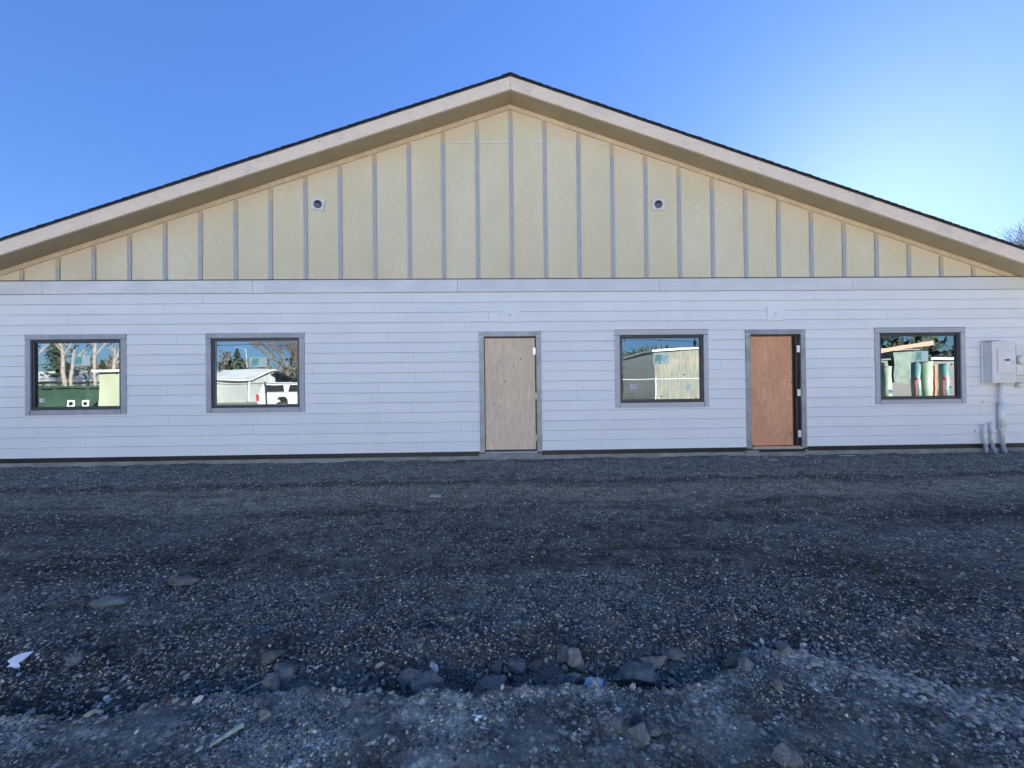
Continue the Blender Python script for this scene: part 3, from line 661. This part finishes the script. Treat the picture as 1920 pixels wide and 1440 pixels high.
m=MB(); m.box(-.01,.24,-.112,-.1002,-.25,.22); m.build('cover',M['batten'],mt,bevel=.004)
m=MB(); m.smooth=True; m.tube([(-.10,-.1002,0),(-.10,-.15,0),(-.10,-.165,0)],[.085,.082,.05],24); m.build('round_meter',M['cab'],mt)
m=MB(); m.add([(-.10+.088*math.cos(a),-.152,.09*math.sin(a)) for a in [R(q) for q in range(-95,6,10)]]+[(-.04,-.153,-.03)],[tuple(range(12))]); m.build('meter_glass',M['black'],mt)
pp=MB(); pp.smooth=True; pp.tube([(9.13,-.07,1.335),(9.6,-.07,1.335)],.032,16); pp.box(9.28,9.40,-.1,-.02,1.22,1.30)
tag(pp.build('conduit_pipe',M['pvc']),'short horizontal white pipe below the meter box at the right edge','pipe')
def riser(name,label,pts,r,zsplit,clampz):
    root=empty(name,(pts[0][0],-.08,0),label,'conduit','conduits rising from the ground at the right')
    lx=pts[0][0]
    hi=[(x-lx,0,z) for x,z in pts if z>=zsplit]; lo=[(x-lx,0,z) for x,z in pts if z<=zsplit]
    m=MB(); m.smooth=True; m.tube(hi,r,16); m.build('painted_pipe',M['pvc'],root)
    m=MB(); m.smooth=True; m.tube([lo[0]]+lo[1:],r*.995,16); m.build('bare_elbow',M['pvcb'],root)
    for z in clampz:
        m=MB(); m.smooth=True; m.tube([(0,0,z-.018),(0,0,z+.018)],r+.006,16); m.smooth=False; m.box(r,r+.045,.02,.055,z-.014,z+.014); m.build('clamp',M['hinge'],root)
    return root
t1=riser('conduit_riser','tall painted conduit running from the ground up into the electrical cabinet',[(8.945,1.32),(8.945,.95),(8.945,.60),(8.95,.17),(8.955,.15),(8.975,.07),(9.03,-.06)],.034,.17,[.96,.36])
m=MB(); m.smooth=True; m.tube([(0,0,.49),(0,0,.93)],.047,18); m.tube([(0,0,.44),(0,0,.488)],.050,18); m.build('expansion_sleeve',M['pvc'],t1)
riser('conduit_riser','short straight capped conduit stub at the left of the three',[(8.62,.555),(8.62,.30),(8.627,.17),(8.632,.10),(8.634,-.06)],.030,.17,[.42])
riser('conduit_riser','short conduit stub bending to the right between its two neighbours',[(8.755,.60),(8.755,.30),(8.762,.17),(8.772,.12),(8.80,.05),(8.86,-.06)],.030,.17,[.42])
m=MB(); m.box(8.50,9.04,-.048,-.020,.40,.44); m.box(8.50,9.04,-.0495,-.0482,.412,.428)
tag(m.build('strut_channel',M['hinge']),'short metal strut channel holding the three conduits low on the wall','bracket')
m=MB(); m.box(8.64,8.98,-.044,-.020,.945,.965); m.box(8.64,8.98,-.0482,-.0445,.938,.945)
tag(m.build('strut_channel',M['hinge']),'upper metal strut channel beside the tall conduit under the cabinet','bracket')

# ------------------------------------------------------------------ trees
M['bark']=simple('grey_bark',(.16,.14,.13),.9,amt=.35,scale=8,bump=.5)
M['birch']=simple('pale_bark',(.19,.155,.135),.8,amt=.35,scale=4,bump=.3)
M['needle']=simple('conifer_needles',(.035,.055,.035),.8,amt=.4,scale=1.5)
M['needle_hazed']=simple('haze_tinted_conifers',(.05,.075,.075),.9,amt=.35,scale=.2)  # distance haze mixed into the needle colour
M['twig']=simple('brown_twigs',(.13,.085,.05),.9,amt=.3,scale=2)
def bare_tree(loc,h,spread,label,mat,seed,levels=5,group=None,lean=0,rmul=1):
    rnd=random.Random(seed); root=empty('bare_tree',loc,label,'tree',group)
    tr=MB(); cr=MB(); tr.smooth=True
    th=h*.32; pts=[Vector((0,0,-.1)),Vector((lean*.3,0,th*.5)),Vector((lean,rnd.uniform(-.1,.1),th))]
    tr.tube(pts,[h*.022*rmul,h*.018*rmul,h*.015*rmul],8)
    def grow(p,d,L,r,lev):
        q=[p]; dd=d.copy()
        for i in range(3):
            dd=(dd+Vector((rnd.uniform(-.22,.22),rnd.uniform(-.22,.22),rnd.uniform(-.05,.16)))).normalized(); q.append(q[-1]+dd*L/3)
        cr.tube(q,[r,r*.85,r*.7,r*.5],3 if lev<levels-1 else 5,False)
        if lev==0: return
        nb=rnd.choice((3,4)) if lev>1 else 4
        for i in range(nb):
            ax=Vector((rnd.uniform(-1,1),rnd.uniform(-1,1),rnd.uniform(-.3,.7))).normalized()
            nd=(dd*1.0+ax*spread).normalized(); grow(q[rnd.choice((1,2,3,3))],nd,L*rnd.uniform(.6,.8),r*.55,lev-1)
    for i in range(5):
        a=i*1.257+rnd.random(); grow(pts[-1]-Vector((0,0,th*.12*i*.5)),Vector((math.cos(a)*.55,math.sin(a)*.55,.8)).normalized(),h*.26,h*.009*rmul,levels)
    tr.build('trunk',mat,root); cr.build('crown',mat,root); return root
bare_tree((54.0,25,0),19.5,.75,'leafless tree whose twigs show above the right end of the roof',M['bark'],5,levels=5)
def conifer(loc,h,r,label,seed,group=None,mat=None):
    rnd=random.Random(seed); root=empty('conifer_tree',loc,label,'tree',group)
    m=MB(); m.tube([(0,0,-.1),(0,0,h*.98)],[h*.02,h*.003],6); m.build('trunk',M['bark'],root)
    m=MB(); n=int(900)
    for i in range(n):
        f=rnd.random()**.8; z=h*(.1+.9*f); rr=r*(1-f)**.8*(1+.25*math.sin(z*3.1)); a=rnd.uniform(0,6.283); q=rr*rnd.uniform(.25,1.05)
        x,y=q*math.cos(a),q*math.sin(a); s=h*.035*rnd.uniform(.6,1.5); d=Vector((math.cos(a),math.sin(a),-.45)).normalized(); e=d.cross(Vector((0,0,1))).normalized()
        c=Vector((x,y,z)); m.var=rnd.random(); m.add([c-d*s,c+e*s*.35,c+d*s,c-e*s*.35],[(0,1,2,3)])
    m.build('crown',mat or M['needle'],root); return root

# ------------------------------------------------------------------ across the yard, behind the viewer: what the panes mirror, plus an unseen hall added for bounce
M['metal_roof']=simple('white_metal_roof',(.48,.48,.49),.5,amt=.15,scale=.6)
t=NT('corrugated_wall'); wv=t.n('ShaderNodeTexWave'); wv.inputs['Scale'].default_value=3.2; t.l(t.coord((1,1,0)),wv.inputs['Vector']); nn=t.noise(.8,5,.6,t.coord((1,1,.4)))
c=t.mix(t.mapr(nn,.35,.65),(.25,.25,.245),(.34,.34,.33)); c=t.mix(t.mapr(wv.outputs['Fac'],.2,.8,.35,0),c,(.25,.25,.25)); t.bump(wv.outputs['Fac'],.4,.03); M['corr']=t.fin(c,.6)
sh=empty('storage_shed',(-27,-36,0),'long pale metal shed with a low white gable roof, mirrored in the second window','building')
m=MB(); m.box(-30,-.05,-7.95,-.05,0,2.5); m.build('wall',M['corr'],sh)
m=MB(); m.add([(-.05,-.05,2.5),(-.05,-7.95,2.5),(-.05,-4,3.55),(-.25,-.05,2.5),(-.25,-7.95,2.5),(-.25,-4,3.55)],[(0,2,1),(3,4,5),(0,3,5,2),(1,2,5,4)]); m.build('gable_wall',M['corr'],sh)
m=MB(); m.prismx([(.45,2.38),(-4,3.62),(-4,3.74),(.45,2.50)],-30.3,.45); m.prismx([(-4,3.62),(-8.45,2.38),(-8.45,2.5),(-4,3.74)],-30.3,.45); m.build('roof',M['metal_roof'],sh)
m=MB(); m.tube([(.0,.1,.1),(.0,.1,2.4)],.07,8); m.build('downspout',M['white'],sh)
# pickup truck
M['car']=simple('white_car_paint',(.50,.50,.50),.25,amt=.03,bump=0); M['tyre']=simple('tyre_rubber',(.02,.02,.02),.8); M['redlamp']=simple('red_lens',(.45,.02,.03),.3); M['carglass']=simple('tinted_glass',(.02,.022,.025),.08,bump=0)
tk=empty('pickup_truck',(-14.5,-16.5,-.08),'white crew cab pickup truck, mirrored in the second window','truck')
def body(poly,y0,y1,name,mat,par,bev=.04):
    m=MB(); m.prism(poly,y0,y1); return m.build(name,mat,par,bevel=bev)
bd=body([(0,.5),(1.05,.5),(1.1,.85),(1.25,1.0),(1.6,1.0),(1.75,.85),(1.8,.5),(4.35,.5),(4.4,.85),(4.55,1.0),(4.9,1.0),(5.05,.85),(5.1,.5),(5.8,.5),(5.85,.95),(5.6,1.15),(4.3,1.2),(0,1.22)],-1.9,0,'body',M['car'],tk)
cbn=body([(.05,1.225),(4.3,1.225),(3.65,1.78),(3.4,1.82),(.75,1.82),(.35,1.76)],-1.8,-.1,'cab',M['car'],tk)
for a,b in ((.38,1.55),(1.75,2.55),(2.65,3.5)): body([(a,1.28),(b,1.28),(b-.08,1.68),(a+.12,1.68)],-.099,-.092,'side_window',M['carglass'],tk,0)
body([(-.02,.75),(.12,.75),(.12,1.15),(-.02,1.15)],-.3,.012,'tail_lamp',M['redlamp'],tk,.01)
for x in (1.42,4.72):
    for y in (-.12,-1.78):
        m=MB(); m.tube([(x,y-.12,.38),(x,y+.12,.38)],.38,20); w_=m.build('wheel',M['tyre'],tk,bevel=.03); m=MB(); m.tube([(x,y-.125,.38),(x,y+.125,.38)],.2,14); m.build('rim',M['galv'],w_)
# green dumpster, dark container, junk
M['dgreen']=simple('green_steel',(.032,.062,.042),.5,amt=.3,scale=1)
db=empty('dumpster',(-23,-12,0),'dark green steel roll off container, mirrored in the leftmost window','container')
m=MB(); m.box(-3,4,-2.2,0,.15,1.57); m.build('box',M['dgreen'],db)
m=MB()
for x in np.arange(-2.9,4,.7): m.box(x,x+.1,0.001,.09,.15,1.5)
m.box(-3,4,.001,.11,1.5,1.60); m.build('rib',M['dgreen'],db)
for x in (2.75,3.45):
    m=MB(); m.box(x-.16,x+.16,.112,.125,.6,.95); q=m.build('lamp_plate',M['white'],db); m=MB(); m.tube([(x,.126,.78),(x,.14,.78)],.1,14); m.build('round_lamp',M['black'],q)
M['cream']=simple('cream_siding',(.33,.335,.24),.6,amt=.12,scale=1.2)
m=MB(); m.box(-16.1,-13.9,-11.2,-9,.25,2.1); o=m.build('cream_standin',M['cream']); tag(o,'cream coloured flat roofed box standing in for a pale opening at the right of the leftmost window','shed')  # box added in place of a pale view through the glass
m=MB(); m.box(-16.25,-13.75,-11.35,-8.85,2.105,2.2); m.build('roof',M['metal_roof'],o); m=MB(); m.box(-16.0,-14,-11.1,-9.1,0,.245); m.build('skid',M['black'],o)
# streaked panel building, sunlit boarded front, side shade painted dark, mirrored in the third window
t=NT('weathered_boards'); g1=t.noise(2,6,.65,t.coord((5,5,.35))); g2=t.noise(1,5,.6,t.coord()); wv=t.n('ShaderNodeTexWave'); wv.inputs['Scale'].default_value=1.6; t.l(t.coord((1,1,0)),wv.inputs['Vector'])
c=t.mix(t.mapr(g1,.35,.65),(.13,.13,.108),(.235,.23,.195)); c=t.mix(t.mapr(g2,.5,.7,0,.6),c,(.33,.24,.17)); c=t.mix(t.mapr(wv.outputs['Fac'],.85,1,0,.5),c,(.12,.12,.1)); M['boards']=t.fin(c,.85)
wb=empty('weathered_building',(7.98,-14,0),'tall windowless building with streaked grey panels, mirrored in the third window','building')
m=MB(); m.prism([(0,0),(11,0),(11,3.6),(0,3.1)],-5.4,0); m.build('wall',M['boards'],wb)
m=MB(); m.prism([(-.15,3.105),(11.1,3.61),(11.1,3.73),(-.15,3.22)],-5.5,.12); m.v=[(a,b,c_) for a,b,c_ in m.v]; m.build('roof',M['metal_roof'],wb)
m=MB(); m.box(-.06,-.002,-5.4,-.02,0,3.0); m.build('painted_side_shade',M['wframe'],wb)  # charcoal sheet paints the unlit side's shade onto the wall
# chain link fence
fe=empty('chain_link_fence',(0,-8.0,0),'galvanised chain link fence, mirrored across the second and third windows','fence')
m=MB()
for z in (1.56,): m.tube([(-12.6,0,z),(11,0,z)],.016,6)
m.build('top_rail',M['hinge'],fe)
for x in (-12.1,-9.05,2.9,5.69,8.6):
    m=MB(); m.tube([(x,0,0),(x,0,1.62)],.03,8); m.build('post',M['hinge'],fe)
m=MB()
def wire(p,q,r=.0022):
    d=Vector((0,r,0)); e=Vector((r*.8,0,r*.8)) ; m.add([Vector(p)-e,Vector(p)+d,Vector(p)+e,Vector(q)-e,Vector(q)+d,Vector(q)+e],[(0,1,4,3),(1,2,5,4),(2,0,3,5)])
for x in list(np.arange(-12.6,-8.6,.085))+list(np.arange(2.9,8.6,.085)):
    wire((x,.03,.04),(x+1.5,.03,1.54)); wire((x+1.5,.034,.04),(x,.034,1.54))
tag(m.build('wire_mesh',M['galv'],fe),None)
# junk pile, rolls, telehandler for windows two and four
M['pinkj']=simple('faded_pink_plastic',(.6,.35,.36),.6,amt=.4,scale=3); 
for k,(x,y,s,mt_,lb) in enumerate(((-19.6,-15,.9,'pinkj','faded pink bundle in a scrap heap, mirrored low in the second window'),(-18.6,-15.4,.8,'white','white crumpled bundle in a scrap heap, mirrored low in the second window'),(-18.0,-14.8,.6,'cream','cream coloured bundle in a scrap heap, mirrored low in the second window'))):
    v,f=ico(3); P=[Vector(p)*(1+.35*mnoise.noise(Vector(p)*2+Vector((k*9,0,0)))+.2*mnoise.noise(Vector(p)*5)) for p in v]
    me=bpy.data.meshes.new('scrap_bundle'); me.from_pydata([tuple(p*s*.55) for p in P],[],[tuple(int(i) for i in q) for q in f]); me.materials.append(M[mt_]); o=bpy.data.objects.new('scrap_bundle',me); COL.objects.link(o); o.location=(x,y,s*.45); tag(o,lb,'scrap')
M['roll']=simple('pale_green_wrap',(.30,.38,.27),.35,amt=.15,scale=2,co=(4,4,.3)); M['orange']=simple('orange_paint',(.36,.10,.035),.4,amt=.1); M['tealw']=simple('blue_green_wrap',(.14,.27,.25),.35,amt=.1)
for x,r,h,mt_,lb in ((15.75,.19,1.98,'roll','slim pale green tube standing upright, mirrored at the left of the fourth window'),(17.05,.15,2.14,'tealw','blue green tube behind the thick pale tube, mirrored in the fourth window'),(17.38,.27,2.17,'roll','thick pale tube standing upright, mirrored in the middle of the fourth window'),(18.25,.16,2.08,'tealw','blue green tube beside the orange post, mirrored in the fourth window')):
    m=MB(); m.smooth=True; m.tube([(x,-9,0),(x,-9,h)],r,24); m.smooth=False; m.tube([(x,-9,h+.001),(x,-9,h+.04)],r*1.04,24); tag(m.build('wrapped_tube',M[mt_]),lb,'tube','upright tubes mirrored in the fourth window')
m=MB(); m.box(17.86,17.95,-9.1,-9.0,0,2.05); m.box(17.8,18.0,-9.12,-8.98,0,.05); tag(m.build('orange_post',M['orange']),'orange post between two tubes, mirrored in the fourth window','post')
for x,lb in ((16.73,'left'),(17.9,'right')):
    m=MB(); m.tube([(x,-8.7,1.46),(x,-8.6,1.46)],.055,12); m.box(x-.02,x+.02,-8.72,-8.7,0,1.45); tag(m.build('red_marker',M['redlamp']),'small red round marker, the %s one of a pair mirrored in the fourth window'%lb,'marker')
tm=empty('loader',(22,-15,0),'orange telescopic loader with a raised boom, mirrored in the fourth window','machine')
Mx=Matrix.Translation((0,0,3.0))@Matrix.Rotation(R(-8),4,'Y'); m=MB(); m.box(-1.2,2.6,-.3,0,.1,.34,Mx); m.build('boom',M['orange'],tm)
m=MB(); m.box(-1.6,-.1,-1.6,-.2,.9,2.5); m.build('cab',M['carglass'],tm,bevel=.06); m=MB(); m.box(-1.8,3,-1.8,-.1,.5,1.3); m.build('chassis',M['jamb'],tm,bevel=.05)
for x in (-1.1,2.2):
    m=MB(); m.tube([(x,-.1,.5),(x,.2,.5)],.5,18); m.build('wheel',M['tyre'],tm)
m=MB(); m.box(27.2,28.8,-22.5,-20,0,3.5); M['hutg']=simple('grey_green_panel',(.12,.155,.13),.7,amt=.4,scale=2.5); o=m.build('grey_hut',M['hutg']); tag(o,'pale boxy hut behind the loader, mirrored in the fourth window','hut'); m=MB(); m.box(27.1,28.9,-22.7,-19.8,3.505,3.6); m.build('roof',M['jamb'],o)
m=MB(); m.box(24.9,27.0,-22,-20.2,0,2.9); o=m.build('green_hut',M['dgreen']); tag(o,'dark green boxy hut left of the grey green one, mirrored in the fourth window','hut'); m=MB(); m.box(24.8,27.1,-22.1,-20.1,2.905,3.0); m.build('roof',M['jamb'],o)
m=MB(); m.box(29.8,38,-24,-20,0,2.9); o=m.build('brown_shed',M['jamb']); tag(o,'low brown shed beside the pale hut, mirrored in the fourth window','shed'); m=MB(); m.box(29.6,38.2,-24.2,-19.8,2.905,3.05); m.build('roof',M['galv'],o)
# warehouse added unseen behind the viewer to bounce sun onto the facade
M['bounce_sheet']=simple('white_bounce_metal',(.68,.745,.79),.5,amt=.1,scale=.5)  # pale blue-white sheet of the added hall, tinted for its bounce light
wh=empty('reflector',(-4,-32,0),'large white metal warehouse added unseen behind the viewer to light the facade','building')
m=MB(); m.box(-14.5,14.5,-20,0,0,7); m.build('wall',M['bounce_sheet'],wh)
m=MB(); m.prismx([(.4,6.95),(-10,9.2),(-20.4,6.95),(-20.4,7.1),(-10,9.35),(.4,7.1)],-14.9,14.9); m.build('roof',M['metal_roof'],wh)
for x in (-9,0,9):
    m=MB(); m.box(x-1.9,x+1.9,.002,.06,0,4.2)
    for k in range(7): m.box(x-1.9,x+1.9,.0602,.075,.1+k*.58,.16+k*.58)
    m.build('roller_door',M['galv'],wh)
M['brush']=simple('brown_winter_brush',(.085,.062,.045),.9,amt=.5,scale=.4); M['evergreen']=simple('evergreen_mass',(.022,.036,.022),.9,amt=.5,scale=.4)
def wood(name,x0,x1,y0,y1,h0,h1,n,mt_,label,seed):
    rnd=random.Random(seed); m=MB()
    for i in range(n):
        x=rnd.uniform(x0,x1); y=rnd.uniform(y0,y1); h=rnd.uniform(h0,h1)*(1+.35*math.sin(x*.5)+.2*math.sin(x*1.7)); m.var=rnd.random()
        for k in range(26):
            f=rnd.random(); a=rnd.uniform(0,6.283); rr=h*.28*(1-.7*f)*rnd.uniform(.2,1); s_=h*.05*rnd.uniform(.5,1.6)
            c=Vector((x+rr*math.cos(a),y+rr*math.sin(a),h*f)); d=Vector((rnd.uniform(-1,1),rnd.uniform(-1,1),rnd.uniform(-.2,1.6))).normalized(); e=d.cross(Vector((rnd.uniform(-1,1),1,0))).normalized()
            m.add([c-d*s_*1.4,c+e*s_*.5,c+d*s_*1.4,c-e*s_*.5],[(0,1,2,3)])
    tag(m.build(name,mt_),label,'wood',kind='stuff')
wood('brush_wood',-75,-24,-75,-60,4.3,5.6,520,M['brush'],'brown winter brush behind the pale shed, mirrored in the second window',71)
wood('evergreen_wood',-80,-30,-50,-34,2.2,3.6,330,M['evergreen'],'dark evergreen thicket behind the pale trunks, mirrored in the leftmost window',72)
wood('evergreen_wood',24,75,-48,-28,4,6.5,380,M['evergreen'],'dark evergreen thicket behind the loader, mirrored in the fourth window',73)
wood('evergreen_wood',17,25,-56,-50,4.5,6,46,M['evergreen'],'dark evergreens left of the streaked building, mirrored in the third window',74)
# street lamp
sl=empty('street_lamp',(-33.6,-46,0),'thin street lamp above the shed roof, mirrored in the second window','lamp'); m=MB(); m.tube([(0,0,0),(0,0,6.6)],.04,8); m.build('pole',M['galv'],sl); m=MB(); m.tube([(0,0,6.55),(-.9,0,6.8)],.04,6); m.box(-1.5,-.85,-.1,.1,6.77,6.84); m.build('arm',M['galv'],sl)
# overhead cable
m=MB(); m.tube([(-45+9*k,-30,6.3-.9*math.sin(math.pi*((k%5)/5.))) for k in range(11)],.02,4); tag(m.build('overhead_cable',M['black']),'sagging overhead cable across the yard behind the viewer, mirrored in the windows','cable')
# trees in the mirror
for i,(x,y,h,lb) in enumerate(((-33.1,-22,13,'first pale trunked tree from the left, mirrored in the leftmost window'),(-32.0,-23,14,'second pale trunked tree from the left, mirrored in the leftmost window'),(-31.2,-22,15,'third and thickest pale trunked tree, mirrored in the leftmost window'),(-29.9,-24,14,'fourth pale trunked tree, mirrored in the leftmost window'),(-29.2,-22,16,'fifth pale trunked tree near the cream box, mirrored in the leftmost window'))):
    bare_tree((x,y,0),h,.6,lb,M['birch'],20+i,levels=3,rmul=.40,lean=(-.5,.3,-.2,.4,.15)[i],group='pale trunked trees mirrored in the leftmost window')
bare_tree((-30.5,-50,0),12.5,.8,'broad brown leafless tree right of the pale shed, mirrored in the second window',M['twig'],31,levels=5,rmul=.9)
bare_tree((-27.5,-49,0),11,.7,'bare tree right of the broad brown one, mirrored in the second window',M['twig'],33,levels=4)
CT=[(-48,-58,5),(-46.5,-56,4.6),(-45,-60,5.6),(-42.6,-58,7.9),(-41.2,-57,6.3),(-38,-60,4.6),(-58,-46,8.5),(-53,-36,6),(-50,-31,7.4),(-47,-41,5)]
for i,(x,y,h) in enumerate(CT): conifer((x,y,0),h,h*.22,['far','mid sized','slim','tallest','dense','short','leftmost dark','dark spreading','lower dark','smallest dark'][i]+' conifer mirrored in the left pair of windows',50+i,'conifers across the yard')
# hill with far wood
hx=np.linspace(-60,160,56); hy=np.linspace(-330,-120,36); XX,YY=np.meshgrid(hx,hy)
HZ=(16.5+6*np.exp(-((XX-98)/14)**2))*ss(-150,-250,YY); HZ+= (fbm(XX*.05,YY*.05,7)-.5)*5*ss(-125,-150,YY)
mv=[tuple(p) for p in np.stack([XX,YY,HZ-.5],-1).reshape(-1,3)]; mf=[(j*56+i,j*56+i+1,(j+1)*56+i+1,(j+1)*56+i) for j in range(35) for i in range(55)]
me=bpy.data.meshes.new('hill'); me.from_pydata(mv,[],mf); me.materials.append(M['needle_hazed']); o=bpy.data.objects.new('hill',me); COL.objects.link(o); tag(o,kind='structure')
m=MB(); rnd=random.Random(4)
for i in range(2600):
    x=rnd.uniform(-58,158); y=rnd.uniform(-320,-125); z=float((16.5+6*math.exp(-((x-98)/14)**2))*ss(-150,-250,np.array(y)))-1
    h=rnd.uniform(4,8); r=h*.2; m.var=rnd.random()
    for q in range(3):
        zb=z+h*.25*q; rr=r*(1-.27*q); a0=rnd.random()*6; m.add([(x+rr*math.cos(a0+k*1.257),y+rr*math.sin(a0+k*1.257),zb) for k in range(5)]+[(x,y,zb+h*.5)],[(k,(k+1)%5,5) for k in range(5)])
tag(m.build('far_wood',M['needle_hazed']),'conifer wood tinted with blue haze covering the far hill, mirrored in the third window','wood',kind='stuff')

# ------------------------------------------------------------------ light and sky
SUN_EL=R(18.5); SUN_AZ=R(43.9)
w=bpy.data.worlds.new("World"); scene.world=w; w.use_nodes=True; nt=w.node_tree; bg=nt.nodes['Background']
sky=nt.nodes.new('ShaderNodeTexSky'); sky.sky_type='NISHITA'; sky.sun_disc=False; sky.sun_elevation=SUN_EL; sky.sun_rotation=SUN_AZ
sky.air_density=1.0; sky.dust_density=.2; sky.ozone_density=1.0; sky.altitude=60
hs=nt.nodes.new('ShaderNodeHueSaturation'); hs.inputs['Saturation'].default_value=1.55; hs.inputs['Hue'].default_value=.515; hs.inputs['Value'].default_value=1.0
gm=nt.nodes.new('ShaderNodeGamma'); gm.inputs[1].default_value=.56; nt.links.new(sky.outputs[0],gm.inputs[0]); nt.links.new(gm.outputs[0],hs.inputs['Color']); tn=nt.nodes.new('ShaderNodeMix'); tn.data_type='RGBA'; tn.blend_type='MULTIPLY'; tn.inputs[0].default_value=1; tn.inputs[7].default_value=(.50,.75,1.22,1); nt.links.new(hs.outputs[0],tn.inputs[6]); nt.links.new(tn.outputs[2],bg.inputs[0]); bg.inputs[1].default_value=.05
sd=bpy.data.lights.new('sun','SUN'); sd.energy=5.0; sd.angle=R(.5); sd.color=(1,.93,.82)
so=bpy.data.objects.new('sun',sd); COL.objects.link(so)
dv=Vector((math.sin(SUN_AZ)*math.cos(SUN_EL),math.cos(SUN_AZ)*math.cos(SUN_EL),math.sin(SUN_EL))); so.rotation_euler=(-dv).to_track_quat('-Z','Y').to_euler()

# ------------------------------------------------------------------ camera
cam=bpy.data.cameras.new('camera'); co_=bpy.data.objects.new('camera',cam); COL.objects.link(co_); scene.camera=co_
cam.sensor_width=36; cam.lens=36*750/1920; cam.clip_end=2000; cam.clip_start=.05
yaw,pit,rol=.0258677,.0071062,.0114095
F=Vector((math.sin(yaw)*math.cos(pit),math.cos(yaw)*math.cos(pit),math.sin(pit))); Rt=Vector((math.cos(yaw),-math.sin(yaw),0)); U=Rt.cross(F)
# picture right/up axes after the roll
R2=Rt*math.cos(rol)-U*math.sin(rol); U2=Rt*math.sin(rol)+U*math.cos(rol)
mw=Matrix((( R2.x,U2.x,-F.x,-.20366),(R2.y,U2.y,-F.y,-7.17372),(R2.z,U2.z,-F.z,1.3339),(0,0,0,1))); co_.matrix_world=mw
scene.view_settings.view_transform='Standard'; scene.view_settings.look='None'; scene.view_settings.exposure=3.0; scene.view_settings.gamma=1
scene.render.resolution_x=1024; scene.render.resolution_y=768
